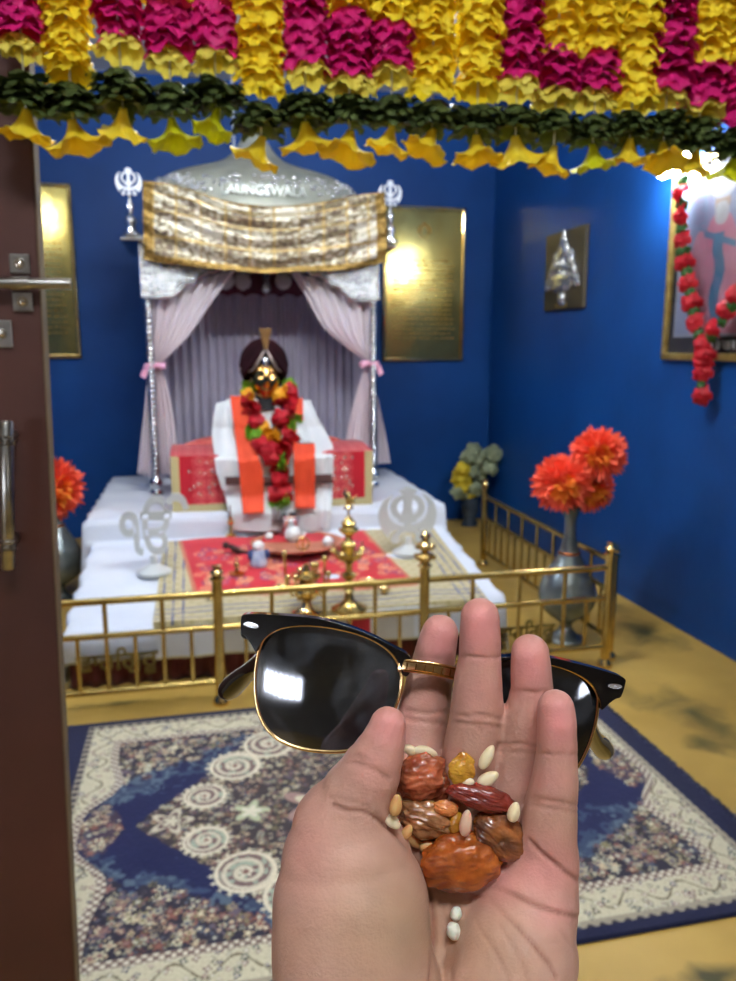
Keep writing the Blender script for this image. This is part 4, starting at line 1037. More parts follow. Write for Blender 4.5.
# copper tray
c = on(297, 548); tz = c.z+.03
tr = thing('copper_tray', 'round copper tray with offerings on the red cloth', 'tray', (c.x, c.y, c.z+.012))
ra = (spos(342, 546, c.y).x-spos(252, 546, c.y).x)/2
cop = mat('copper', (226, 156, 124), (206, 130, 100), 8, rough=.45, metal=.5)
MB().lathe([(.001, 0), (ra*.8, 0), (ra*.93, .008), (ra, .022), (ra+.008, .022), (ra+.008, .026), (ra-.004, .026), (ra*.92, .012), (ra*.85, .006), (.001, .006)], (c.x, c.y, c.z+.014), 56, sy=.95).build('dish', cop, tr)
def in_tray(px, py): p = at(px, py, 2, c.z+.022); return p
wh = mat('white sweet', (240, 240, 236), rough=.6, bump=.5, bscale=60)
def lump(name, label, px, py, r, m, cat='sweet', jit=.2):
    p = in_tray(px, py); o = MB().ball(p+Vector((0, 0, r*.85)), r, 18, jit=jit, seed=px).build(name, m); tag(o, label, cat)
lump('sugar_sweet', 'largest white lump in the middle of the copper tray', 293, 541, .047, wh)
lump('sugar_sweet', 'small white lump at the back left of the copper tray', 269, 540, .024, wh)
lump('sugar_sweet', 'white oval lump at the back right of the copper tray', 328, 546, .03, wh)
lump('sugar_sweet', 'tiny cream lump behind the largest one in the tray', 303, 537, .018, wh)
p = in_tray(303, 551); o = MB().tube([p+Vector((.032*math.cos(a), .0, .04+.032*math.sin(a))) for a in np.linspace(0, 2*PI, 28)[:-1]], .006, 8, closed=True)
o.tube([p+Vector((0, 0, .012)), p+Vector((0, 0, .07))], .005, 8)
tag(o.build('gilt_ring', brass_b), 'small gilt ring emblem standing at the front of the copper tray', 'ornament')
# silver cup behind
b = Vector((at(290, 531, 1, 4.26).x, 4.225, topz(4.255))); cu_ = thing('silver_cup', 'silver tumbler on the white sheet in front of the robe', 'cup', (b.x, b.y+.03, b.z+.006))
MB().lathe([(.001, 0), (.04, 0), (.042, .004), (.05, .12), (.053, .125), (.053, .13), (.048, .13), (.04, .01), (.001, .01)], (b.x, b.y+.03, b.z+.008), 32).build('body', silver, cu_)
MB().lathe([(.0535, .0), (.056, .004), (.0535, .008)], (b.x, b.y+.03, b.z+.115), 32).build('rim_band', silver, cu_)
# incense holders
def incense(px, pyb, pyt, label, dish=.03):
    b = on(px, pyb); zt_ = spos(px, pyt, b.y).z; h = zt_-b.z-.012
    t = thing('incense_stand', label, 'incense stand', (b.x, b.y, b.z+.012))
    MB().lathe([(.001, 0), (dish, 0), (dish, .008), (.012, .016), (.008, h*.35), (.018, h*.4), (.02, h*.46), (.008, h*.52), (.012, h*.58), (.005, h*.66), (.003, h), (.001, h)], (b.x, b.y, b.z+.013), 20).build('body', brass_b, t)
incense(231, 538, 505, 'thin brass incense stand with a tall tip left of the silver cup')
incense(237, 576, 556, 'small brass incense cup on the red cloth, left of the white figurine', .04)
# small white and blue figurine
b = on(259, 568); ft = thing('figurine', 'small blue and white figurine at the front left of the copper tray', 'figurine', (b.x, b.y, b.z+.012))
MB().lathe([(.001, 0), (.04, 0), (.045, .02), (.035, .05), (.03, .08), (.001, .085)], (b.x, b.y, b.z+.013), 20).build('body', mat('blue white glaze', (150, 176, 210), (210, 220, 235), 30, rough=.3), ft)
MB().ball((b.x, b.y, b.z+.115), .03, 14).build('head', wh, ft)
m = MB(); [m.ball((b.x+s*.04, b.y, b.z+.07), (.018, .015, .03), 10) for s in (-1, 1)]; m.build('arms', mat('dark blue glaze', (60, 80, 130), rough=.3), ft)
# dark bird-shaped clip
b = on(232, 556); m = MB(); m.ball(b+Vector((.02, 0, .035)), (.05, .022, .018), 14, Matrix.Rotation(.6, 3, 'Y')); m.ball(b+Vector((-.03, 0, .06)), .02, 12); m.tube([b+Vector((.05, 0, .02)), b+Vector((.10, 0, .014))], [.012, .005], 8)
tag(m.build('dark_spoon', mat('dark bronze', (70, 52, 50), rough=.35, metal=.6)), 'dark bronze spoon lying on the red cloth left of the figurine', 'spoon')
# tall oil lamp
b = on(349, 612); zt_ = spos(349, 489, b.y).z; h = zt_-b.z
ol = thing('oil_lamp', 'tall tiered brass oil lamp with a finial, behind the railing', 'oil lamp', (b.x, b.y, b.z+.012)); bz = b.z+.013
pr = [(.001, 0), (.085, 0), (.085, .01), (.05, .025), (.024, .05), (.018, .09), (.028, .1), (.018, .11), (.016, .15), (.03, .165), (.034, .18), (.016, .195), (.016, .23), (.026, .245), (.06, .265), (.068, .285), (.064, .288), (.02, .28), (.02, .30), (.034, .32), (.036, .335), (.018, .35), (.014, .37), (.026, .385), (.044, .4), (.046, .408), (.03, .42), (.034, .44), (.02, .455), (.012, .47), (.001, .47)]
sc2 = h/.62
MB().lathe([(r, z*sc2) for r, z in pr], (b.x, b.y, bz), 30).build('stem', brass, ol)
for i in range(5):
    a = 2*PI*i/5+.3; d = Vector((math.cos(a), math.sin(a), 0)); q = MB(); cc = Vector((b.x, b.y, bz+.30*sc2))+d*.07
    q.ball(cc, (.02, .02, .012), 12); q.tube([cc, cc+Vector((0, 0, .035))], [.006, .003], 8); q.build('wick_cup', brass_b, ol)
fn_ = MB(); top = Vector((b.x, b.y, bz+.47*sc2)); fn_.tube([top, top+Vector((0, 0, .04))], .006, 10); fn_.lathe([(.001, 0), (.024, .002), (.018, .014), (.006, .024), (.001, .025)], top+Vector((0, 0, .035)), 16)
fn_.ball(top+Vector((0, 0, .085)), (.016, .014, .032), 14); fn_.tube([top+Vector((0, 0, .07)), top+Vector((-.02, 0, .11)), top+Vector((-.012, 0, h-.47*sc2-.012))], [.012, .009, .002], 8)
for k in range(3): fn_.tube([top+Vector((.01, 0, .07)), top+Vector((.03+.005*k, 0, .06+.02*k))], [.008, .002], 6)
fn_.build('finial', brass_b, ol)
# many-armed brass lamp
b = on(307, 616); cl = thing('brass_lamp', 'low brass lamp with curling arms tipped by bright knobs, left of the tall one', 'oil lamp', (b.x, b.y, b.z+.012)); bz = b.z+.013
MB().lathe([(.001, 0), (.07, 0), (.07, .01), (.03, .03), (.02, .06), (.05, .08), (.062, .11), (.05, .135), (.03, .15), (.05, .165), (.07, .175), (.07, .185), (.02, .2), (.012, .23), (.001, .235)], (b.x, b.y, bz), 28).build('bowl', brass_b, cl)
for i in range(8):
    a = 2*PI*i/8+.2; d = Vector((math.cos(a), math.sin(a), 0)); r0 = .085+.02*(i % 2); z1_ = .17+.07*(i % 3 == 0)+.02*(i % 2)
    o = MB().tube([Vector((b.x, b.y, bz+.1))+d*.04, Vector((b.x, b.y, bz+.09))+d*r0*.8, Vector((b.x, b.y, bz+.13))+d*r0, Vector((b.x, b.y, bz+z1_))+d*(r0+.004)], .006, 8).build('arm', brass_b, cl)
    MB().ball(Vector((b.x, b.y, bz+z1_+.01))+d*(r0+.004), .015, 12).build('knob', brass_b, o)
# tiny bright brass cups on the cloth
for px, py, lb in ((371, 592, 'tiny brass cup just right of the tall oil lamp'), (384, 600, 'tiny brass cup on the red cloth, second right of the tall oil lamp'), (212, 606, 'small brass cup on the red cloth near the left railing post'), (283, 598, 'small brass cup left of the low brass lamp')):
    b = on(px, py-4); o = MB().lathe([(.001, 0), (.016, 0), (.012, .008), (.028, .024), (.03, .03), (.026, .03), (.01, .014), (.001, .012)], (b.x, b.y, b.z+.013), 20).build('brass_cup', brass_b); tag(o, lb, 'cup')
# ------------------------------------------------------------------ hand (camera-side coordinates: right, up, distance)
def cc(px, py, d): return np.array([(px-368)/F*d, -(py-490.5)/F*d, d], np.float32)
def smin(a, b, k):
    h = np.clip(.5+.5*(b-a)/k, 0, 1); return b*(1-h)+a*h-k*h*(1-h)
class Vol:
    def __init__(s, lo, hi, h):
        s.h = h; s.lo = np.array(lo, np.float32); s.n = np.ceil((np.array(hi)-s.lo)/h).astype(int)+1
        ax = [s.lo[i]+h*np.arange(s.n[i], dtype=np.float32) for i in range(3)]
        s.X, s.Y, s.Z = np.meshgrid(*ax, indexing='ij', sparse=True)
    def cone(s, a, b, ra, rb):
        ab = b-a; L = float(ab@ab)+1e-12
        t = np.clip(((s.X-a[0])*ab[0]+(s.Y-a[1])*ab[1]+(s.Z-a[2])*ab[2])/L, 0, 1)
        return np.sqrt((s.X-a[0]-t*ab[0])**2+(s.Y-a[1]-t*ab[1])**2+(s.Z-a[2]-t*ab[2])**2)-(ra+(rb-ra)*t)
    def chain(s, pts, k=.002):
        d = None
        for (a, ra), (b, rb) in zip(pts[:-1], pts[1:]):
            e = s.cone(a, b, ra, rb); d = e if d is None else np.minimum(d, e)
        return d
    def ell(s, c, r):
        q = np.sqrt(((s.X-c[0])/r[0])**2+((s.Y-c[1])/r[1])**2+((s.Z-c[2])/r[2])**2)
        return (q-1)*min(r)
def surface_nets(vol, lo, h):
    s = vol < 0; n = vol.shape
    c = [s[dx:n[0]-1+dx, dy:n[1]-1+dy, dz:n[2]-1+dz] for dx in (0, 1) for dy in (0, 1) for dz in (0, 1)]
    cnt = sum(x.astype(np.int8) for x in c); act = (cnt > 0) & (cnt < 8); I = np.argwhere(act)
    idx = -np.ones(act.shape, np.int32); idx[tuple(I.T)] = np.arange(len(I))
    offs = np.array([(dx, dy, dz) for dx in (0, 1) for dy in (0, 1) for dz in (0, 1)])
    val = np.stack([vol[I[:, 0]+o[0], I[:, 1]+o[1], I[:, 2]+o[2]] for o in offs], 1)
    acc = np.zeros((len(I), 3)); w = np.zeros(len(I))
    for a in range(8):
        for b in range(a+1, 8):
            if abs(offs[a]-offs[b]).sum() != 1: continue
            va, vb_ = val[:, a], val[:, b]; m = (va < 0) != (vb_ < 0); t = np.where(m, va/(va-vb_+1e-20), 0)
            p = offs[a][None]*(1-t[:, None])+offs[b][None]*t[:, None]; acc += p*m[:, None]; w += m
    V = (I+acc/w[:, None])*h+lo
    faces = []
    for ax in range(3):
        sl0 = [slice(0, k) for k in n]; u, v = [q for q in range(3) if q != ax]
        a = s[tuple(slice(0, n[q]-1) if q == ax else slice(1, n[q]-1) for q in range(3))]; b = s[tuple(slice(1, n[q]) if q == ax else slice(1, n[q]-1) for q in range(3))]
        for flip, m in ((False, a & ~b), (True, ~a & b)):
            P = np.argwhere(m)
            if not len(P): continue
            base = P.copy(); base[:, u] += 1; base[:, v] += 1
            def g(du, dv):
                q = base.copy(); q[:, u] -= du; q[:, v] -= dv; return idx[tuple(q.T)]
            f = np.stack([g(0, 0), g(1, 0), g(1, 1), g(0, 1)], 1)
            if (ax == 1) != flip: f = f[:, ::-1]
            faces.append(f[(f >= 0).all(1)])
    return V, np.concatenate(faces)

def r_(wpx, d): return wpx/F*d
def ch(l): return [(cc(x, y, d), r_(w, d)) for x, y, w, d in l]
hs = .0009
V_ = Vol((-.047, -.262, .212), (.082, -.022, .312), hs)
index = V_.chain(ch([(440, 633, 18.5, .282), (437, 645, 20, .283), (433, 665, 22, .285), (428, 690, 24, .286), (424, 712, 26, .285), (417, 745, 29, .283), (414, 785, 31, .279), (418, 850, 34, .274)]))
middle = V_.chain(ch([(480, 617, 19.5, .257), (480, 632, 20.5, .258), (480, 657, 21.3, .260), (478, 680, 24, .262), (477, 712, 26.8, .265), (472, 745, 28, .269), (467, 790, 31, .273), (462, 860, 34, .274)]))
ringf = V_.chain(ch([(530, 653, 19, .258), (531, 668, 20.2, .259), (532, 690, 21, .261), (528, 715, 23.5, .263), (524, 738, 25.5, .266), (516, 770, 28, .27), (507, 815, 31, .272), (495, 880, 34, .272)]))
pinky = V_.chain(ch([(556, 708, 18.5, .247), (557, 722, 19.5, .247), (557, 752, 20.2, .249), (555, 780, 23, .251), (551, 805, 26, .254), (547, 850, 29.5, .258), (538, 910, 33, .26)]))
thumb = V_.chain(ch([(388, 725, 18.5, .243), (384, 740, 22, .243), (378, 755, 26, .244), (370, 772, 31, .246), (358, 795, 37, .249), (347, 825, 50, .252)]))
d = smin(index, middle, .0015); d = smin(d, ringf, .0015); d = smin(d, pinky, .0015)
palm = V_.chain(ch([(418, 830, 30, .277), (430, 930, 45, .272), (425, 1050, 60, .262)]))
palm = smin(palm, V_.chain(ch([(460, 830, 32, .277), (460, 940, 45, .272), (430, 1060, 60, .262)])), .006)
palm = smin(palm, V_.chain(ch([(500, 850, 30, .274), (490, 940, 45, .27)])), .006)
hypo = V_.chain(ch([(543, 862, 32, .262), (532, 905, 44, .258), (517, 955, 60, .252), (497, 1040, 76, .246), (470, 1110, 80, .24), (450, 1220, 84, .236)]))
then = V_.chain(ch([(343, 832, 51, .253), (347, 865, 66, .252), (351, 905, 78, .25), (352, 950, 80, .248), (362, 1030, 88, .244), (395, 1110, 92, .24), (420, 1220, 92, .236)]))
wrist = V_.chain(ch([(430, 1090, 88, .245), (430, 1260, 90, .236)]))
palm = smin(palm, hypo, .007)
d = smin(d, palm, .005)
d = smin(d, smin(thumb, then, .003), .0022)
d = smin(d, wrist, .01)
# web between thumb and index
d = smin(d, V_.cone(cc(385, 850, .266), cc(412, 800, .278), .007, .007), .004)
HV, HF = surface_nets(d.astype(np.float32), V_.lo, hs)
# relax
def relax(V, Fc, it=3, lam=.5):
    e = np.concatenate([Fc[:, [0, 1]], Fc[:, [1, 2]], Fc[:, [2, 3]], Fc[:, [3, 0]]]); deg = np.bincount(e.ravel(), minlength=len(V)).astype(float)
    for _ in range(it):
        a = np.zeros_like(V)
        for k in range(3): a[:, k] = np.bincount(e[:, 0], V[e[:, 1], k], len(V))+np.bincount(e[:, 1], V[e[:, 0], k], len(V))
        V = V+lam*(a/deg[:, None]-V)
    return V
HV = relax(HV, HF, 4)
def vnorm(V, Fc):
    fn = np.cross(V[Fc[:, 2]]-V[Fc[:, 0]], V[Fc[:, 3]]-V[Fc[:, 1]]); N = np.zeros_like(V)
    for k in range(4):
        for a in range(3): N[:, a] += np.bincount(Fc[:, k], fn[:, a], len(V))
    return N/(np.linalg.norm(N, axis=1, keepdims=True)+1e-20)
HN = vnorm(HV, HF)
ctr = HV.mean(0)
if ((HV-ctr)*HN).sum() < 0: HN = -HN
PX = 368+F*HV[:, 0]/HV[:, 2]; PY = 490.5-F*HV[:, 1]/HV[:, 2]; front = np.clip(-HN[:, 2]*1.6, 0, 1)
def dline(pts, wd=None):
    best = np.full(len(PX), 1e9)
    for (x0, y0), (x1, y1) in zip(pts[:-1], pts[1:]):
        ax, ay = x1-x0, y1-y0; t = np.clip(((PX-x0)*ax+(PY-y0)*ay)/(ax*ax+ay*ay), 0, 1); best = np.minimum(best, np.hypot(PX-x0-t*ax, PY-y0-t*ay))
    return best
creases = [  # points, depth (m), width (px), redness
 ([(459, 657), (470, 656), (485, 658), (502, 657)], .0006, 1.6, .5), ([(452, 713), (466, 716), (480, 715), (502, 720)], .0005, 2, .45), ([(449, 721), (470, 724), (500, 727)], .0005, 2, .45), ([(478, 727), (482, 731)], .0006, 2, .4),
 ([(511, 690), (530, 692), (553, 692)], .0006, 1.6, .5), ([(498, 745), (515, 744), (538, 746)], .0005, 2, .45), ([(496, 750), (520, 752), (536, 752)], .0004, 2, .4),
 ([(537, 753), (555, 754), (578, 754)], .0006, 1.6, .5), ([(527, 798), (545, 800), (578, 806)], .0005, 2.2, .4), ([(525, 803), (550, 808), (577, 812)], .0004, 2, .35),
 ([(406, 710), (425, 713), (447, 712)], .0005, 2, .45), ([(404, 718), (425, 722), (446, 724)], .0005, 2, .45), ([(416, 655), (440, 657)], .0004, 1.6, .3),
 ([(345, 762), (360, 764), (375, 770), (388, 779)], .0006, 2.2, .4), ([(346, 756), (362, 757), (372, 761)], .0004, 2, .3), ([(334, 806), (348, 811), (366, 813), (384, 824)], .0009, 2.4, .5), ([(330, 797), (345, 800), (365, 806), (378, 815)], .0004, 2, .3),
 ([(384, 824), (397, 835), (410, 850), (421, 868), (429, 890), (433, 920), (433, 950), (431, 990)], .0013, 2.6, .7),
 ([(468, 893), (482, 897), (496, 906), (512, 921), (530, 940), (548, 962), (556, 978)], .0009, 2.2, .55), ([(452, 905), (455, 935), (449, 990)], .0006, 2.2, .4), ([(470, 897), (478, 925), (500, 960), (512, 990)], .0005, 2, .35),
 ([(490, 887), (510, 893), (530, 903), (552, 911), (577, 917)], .0009, 2.2, .6), ([(529, 840), (540, 852), (554, 863), (566, 872), (578, 880)], .0009, 2.2, .6), ([(455, 893), (470, 893), (490, 888), (500, 878)], .0006, 2.2, .5),
 ([(440, 900), (447, 930), (440, 990)], .0004, 2, .3), ([(500, 925), (520, 960), (530, 985)], .0003, 2, .25), ([(560, 930), (576, 950)], .0003, 2, .25)]
disp = np.zeros(len(PX)); redn = np.zeros(len(PX))
jx = np.array([mnoise.noise(Vector((x*.05, y*.05, 0))) for x, y in zip(PX[::1], PY[::1])]) if len(PX) < 400000 else 0
for pts, dep, wd_, rd in creases:
    dl = dline(smooth_poly(pts, 4, False))+np.abs(jx)*1.2; g = np.exp(-(dl/wd_)**2)*front
    disp = np.maximum(disp, 1.15*dep*g); redn = np.maximum(redn, (rd if dep > .0007 else rd*.7)*1.1*np.exp(-(dl/(wd_*1.1))**2)*front)
# joint folds swell between creases, fine skin lines
fine = np.array([mnoise.fractal(Vector((x*.09, y*.045, 1.7)), 1, 2, 3) for x, y in zip(PX, PY)])
HV2 = HV-HN*(disp+fine*.00012)[:, None]
base = srgb((202, 157, 140)); pinkc = srgb((224, 146, 144)); olive = srgb((176, 146, 116)); dark = srgb((136, 80, 62))
k_p = np.zeros(len(PX))
for x, y, rx, ry, a in ((480, 625, 30, 40, .9), (441, 640, 28, 34, .85), (530, 665, 27, 34, .85), (558, 722, 26, 34, .95), (388, 726, 26, 28, .75), (378, 760, 36, 34, .35), (545, 870, 46, 34, .6), (505, 880, 34, 26, .5), (556, 910, 26, 24, .4), (478, 690, 26, 30, .35), (430, 700, 24, 24, .2), (300, 850, 34, 60, .25), (550, 780, 26, 24, .4)):
    k_p = np.maximum(k_p, a*np.exp(-((PX-x)/rx)**2-((PY-y)/ry)**2))
k_o = np.clip(.75*np.exp(-((PX-400)/95)**2-((PY-930)/75)**2)+.35*np.exp(-((PX-510)/40)**2-((PY-960)/45)**2), 0, 1)
col = base[None]*(1-k_o[:, None])+olive[None]*k_o[:, None]
col = col*(1-k_p[:, None])+pinkc[None]*k_p[:, None]
mott = np.array([mnoise.fractal(Vector((x*.03, y*.03, 4)), 1, 2, 3) for x, y in zip(PX, PY)])
col *= (1+.10*mott)[:, None]*np.array([[1, .985, .97]])
col = col*(1-redn[:, None])+dark[None]*redn[:, None]
B3 = np.array([list(rgt), list(upv), list(fwd)])
W = HV2 @ B3+np.array(EYE)
me = bpy.data.meshes.new('hand'); o = None
Wb = W
fv = np.einsum('ij,ij->i', np.cross(W[HF[:, 1]]-W[HF[:, 0]], W[HF[:, 2]]-W[HF[:, 0]]), (HN @ B3)[HF[:, 0]])
if fv.sum() < 0: HF = HF[:, ::-1]
me.vertices.add(len(W)); me.vertices.foreach_set('co', W.astype(np.float32).ravel())
me.loops.add(HF.size); me.loops.foreach_set('vertex_index', np.ascontiguousarray(HF).ravel().astype(np.int32))
me.polygons.add(len(HF)); me.polygons.foreach_set('loop_start', np.arange(0, HF.size, 4, dtype=np.int32)); me.polygons.foreach_set('loop_total', np.full(len(HF), 4, np.int32))
me.update(calc_edges=True); me.polygons.foreach_set('use_smooth', [True]*len(HF))
a = me.color_attributes.new('paint', 'FLOAT_COLOR', 'POINT'); c4 = np.ones((len(W), 4), np.float32); c4[:, :3] = np.clip(col, 0, 1); a.data.foreach_set('color', c4.ravel())
skin = mat('skin', (200, 160, 140), vcol='paint', rough=.48, sss=.16, sscol=(1, .35, .2), bump=.12, bscale=900, spec=.35)
me.materials.append(skin)
hand = bpy.data.objects.new('hand', me); C.objects.link(hand)
tag(hand, 'open left hand held palm up with dried fruit in its hollow', 'hand')

def hsurf(px, py):
    """distance at which the line of sight meets the palm"""
    m = (np.abs(PX-px) < 3) & (np.abs(PY-py) < 3) & (front > .05)
    return float(HV2[m, 2].min()) if m.any() else .262

# ------------------------------------------------------------------ dried fruit and seeds in the palm
def camM(rot=0, tx=0, ty=0): 
    R = Matrix((rgt, upv, -fwd)).transposed()      # local x right, y up, z towards the viewer
    return R @ Matrix.Rotation(math.radians(rot), 3, 'Z') @ Matrix.Rotation(tx, 3, 'X') @ Matrix.Rotation(ty, 3, 'Y')
def fruit_mat(name, c1, c2, sc_c): return mat(name, c1, c2, 160, rough=.26, sss=.4, sscol=sc_c, bump=.16, bscale=260, spec=.5, coat=.5)
am = [fruit_mat('amber dried fruit', (186, 100, 36), (138, 66, 24), (1, .4, .1)), fruit_mat('red brown dried fruit', (140, 52, 38), (108, 38, 30), (1, .25, .1)), fruit_mat('tawny dried fruit', (176, 124, 80), (126, 80, 48), (1, .4, .2)), fruit_mat('orange brown dried fruit', (190, 104, 66), (138, 64, 40), (1, .35, .15)), fruit_mat('dark amber dried fruit', (160, 96, 48), (92, 54, 34), (1, .35, .1)), fruit_mat('golden dried fruit', (206, 156, 50), (176, 120, 36), (1, .6, .15)), fruit_mat('peach dried fruit', (218, 142, 84), (204, 122, 66), (1, .5, .2))]
def fruit(px, py, wx, wy, rot, m, label, lift=.6, th=.75, seed=0, wr=1.0, name='dried_apricot', cat='dried fruit'):
    d = hsurf(px, py); dd = d; a = r_(wx, d); b = r_(wy, d); t = min(a, b)*th; dd = d-t*lift
    M = camM(rot); cpt = ray(px, py, dd); vs = []; n = 64
    def fn(u, v):
        A = PI*v; T = 2*PI*u; D = Vector((math.sin(A)*math.cos(T), math.sin(A)*math.sin(T), math.cos(A)))
        s1 = mnoise.fractal(D*1.25+Vector((seed*5, 0, 0)), 1.2, 2, 2); r1 = mnoise.noise(Vector((D.x*1.6, D.y*5.2+1.2*s1, D.z*2.5))+Vector((seed*2.3, seed, 0)))
        ridg = 1-abs(mnoise.noise(Vector((D.x*2.2+s1, D.y*4.5, D.z*3))+Vector((0, seed*3.3, 9))))*2
        q = 1+.16*s1*wr+.09*r1*wr+.045*ridg*wr
        return M @ Vector((D.x*a*q, D.y*b*q, D.z*t*q))+cpt
    o = MB().grid(fn, n*2, n).build(name, m, ang=170); tag(o, label, cat); return o
fruit(421, 776, 24, 22, 15, am[3], 'knobbly orange brown dried fruit at the upper left of the heap', .9, .8, 1, 1.25)
fruit(482, 798, 32, 12.5, -17, am[1], 'long dark red dried fruit lying across the top right of the heap', 1.3, .9, 2, 1.0)
fruit(426, 819, 26, 17, -16, am[2], 'tawny wrinkled dried fruit at the left middle of the heap', 1.1, .8, 3, 1.2)
fruit(500, 836, 29, 20, -30, am[4], 'dark amber dried fruit with a black pit mark at the right of the heap', .9, .7, 4, 1.1)
fruit(460, 862, 38, 27, 6, am[0], 'largest glossy amber dried fruit at the bottom of the heap', .8, .7, 5, 1.0)
fruit(462, 768, 12.5, 14.5, -20, am[5], 'small golden dried fruit at the top of the heap', .5, .7, 6, 1.3)
fruit(446, 808, 12, 7.5, -10, am[6], 'small peach coloured dried piece in the middle of the heap', 3.2, .9, 7, .8)
fruit(455, 822, 7, 11, -15, am[5], 'small golden dried piece beside the long white seed in mid heap', 2.0, .9, 8, .7)
fruit(436, 786, 16, 15, 40, am[3], 'orange brown dried fragment behind the knobbly one', .7, .8, 9, 1.1)
sd = mat('cream seed', (236, 220, 184), (224, 204, 164), 90, rough=.38, sss=.4, sscol=(1, .8, .5)); sdw = mat('white puffed seed', (240, 240, 226), (226, 226, 206), 90, rough=.5, sss=.3); sdt = mat('tan seed', (216, 170, 110), (200, 150, 92), 90, rough=.4, sss=.4)
def seed_(px, py, L_, w_, rot, m, label, lift=.8, bend=0, taper=.35, off=0):
    d = hsurf(px, py); a = r_(L_, d); b = r_(w_, d); M = camM(rot); cpt = ray(px, py, d-b*lift-off)
    def fn(u, v):
        s = -1+2*v; q = math.sqrt(max(0, 1-s*s))*(1-taper*s*.5); T = 2*PI*u
        return M @ Vector((s*a, b*q*math.cos(T)+bend*b*(s*s), b*.85*q*math.sin(T)))+cpt
    o = MB().grid(fn, 28, 26).build('nut_kernel', m, ang=170); tag(o, label, 'seed')
seed_(410, 750, 7.5, 5, 150, sd, 'short pointed cream seed at the top left edge of the heap', .8, off=.006)
seed_(425, 751, 13, 5, -8, sd, 'curved cream seed along the top left of the heap', .9, -.5, off=.006)
seed_(487, 757, 13.5, 5.8, 62, sd, 'slender cream seed standing at the upper right of the heap', .9)
seed_(488, 779, 12, 6.5, 30, sd, 'cream seed lying just above the long red fruit', 1.4)
seed_(468, 782, 6.5, 5, 0, sd, 'small cream seed between the golden and the red fruit', 1.8)
seed_(514, 812, 10, 6, 75, sd, 'cream seed at the right tip of the long red fruit', 1.6, off=.006)
seed_(466, 823, 13, 6, 82, mat('pinkish seed', (226, 186, 160), (214, 170, 142), 90, rough=.38, sss=.4), 'pinkish white seed standing in the middle of the heap', 2.6, off=.004)
seed_(396, 805, 11, 6, 80, sdt, 'tan seed at the far left of the heap below the thumb', .8, off=.003)
seed_(393, 822, 9, 6, -40, sd, 'pale seed at the lower left end of the heap near the thumb root', .8)
seed_(414, 840, 10, 6, -50, sdt, 'tan seed below the tawny wrinkled fruit', 1.0)
seed_(427, 846, 8, 5.5, 20, sdt, 'honey coloured seed tucked against the largest amber fruit', 1.4)
seed_(407, 832, 8, 5, 60, sdt, 'small tan seed at the left edge between two others', .8)
# double puffed kernel lower on the palm
d0 = hsurf(454, 920); t = thing('puffed_kernel', 'white double-lobed puffed kernel alone on the palm below the heap', 'seed', ray(454, 922, d0-.001))
for px, py, rx, ry, rt in ((456, 914, 5.8, 7.2, -15), (453.5, 931, 7, 9, 8)):
    dd = hsurf(px, py)-r_(rx*.7, d0); M = camM(rt); cpt = ray(px, py, dd); a, b = r_(rx, d0), r_(ry, d0)
    MB().ball(cpt, (a, b, a*.9), 24, M, jit=.12, seed=py).build('lobe', sdw, t)

# ------------------------------------------------------------------ sunglasses
TH = math.radians(9.5); GD = .2745
def gp(u, v, z=0):
    """u right, v down along the frame (photo pixels at the bridge), z behind it in metres"""
    wrap = .0075*(abs(u)/190)**2.2
    k = GD/F; x = u*math.cos(TH)-v*math.sin(TH); y = u*math.sin(TH)+v*math.cos(TH)
    X = (433-368+x)*k; Y = -(665-490.5+y)*k; D = GD+z+wrap
    return EYE+rgt*X+upv*Y+fwd*D
def uv(px, py):
    dx, dy = px-433, py-665; return (dx*math.cos(TH)+dy*math.sin(TH), -dx*math.sin(TH)+dy*math.cos(TH))
gl = thing('sunglasses', 'black half-rim sunglasses with gold lower rims and bridge held between the fingers', 'sunglasses', ray(433, 665, GD))
black = mat('glossy black acetate', (10, 9, 11), rough=.08, spec=.6, coat=.5); goldm = mat('gold metal', (240, 204, 150), (226, 184, 126), 60, rough=.16, metal=1)
rim_px = [(262, 641), (256, 655), (253, 670), (252, 686), (253, 702), (256, 717), (263, 731), (274, 742), (289, 749), (308, 753), (330, 754), (350, 752), (367, 745), (382, 731), (393, 714), (400, 696), (402, 680), (399, 665), (390, 652), (374, 641), (352, 633), (325, 628), (300, 627), (278, 631)]
brow_px = [(238, 622), (242, 617), (262, 616), (290, 617), (318, 619), (345, 625), (370, 634), (392, 645), (407, 653), (411, 660), (411, 668), (407, 675), (402, 673), (400, 664), (392, 652), (376, 641), (354, 632.5), (328, 627.5), (302, 626.5), (280, 630), (266, 638), (257, 649), (254, 655), (248, 646), (243, 640), (238, 636)]
def extr(outl, z0, z1, name, m, par, bev=.0007):
    n = len(outl); mb = MB(); layers = [(z0, .82), (z0-.0, 1.0)]
    cx = sum(p[0] for p in outl)/n; vs = []
    zs = (z0+.0008, z0, (z0+z1)/2, z1, z1-.0008)
    for k, z in enumerate((z0, z1)): vs += [gp(u, v, z) for u, v in outl]
    fs = [tuple(range(n)), tuple(range(2*n-1, n-1, -1))]+[(i, n+i, n+(i+1) % n, (i+1) % n) for i in range(n)]
    mb.add(vs, fs); o_ = mb.build(name, m, par, ang=50, bevel=bev); o_.modifiers['bevel'].segments = 3; o_.modifiers['bevel'].harden_normals = True; o_.modifiers['bevel'].angle_limit = .6; return o_
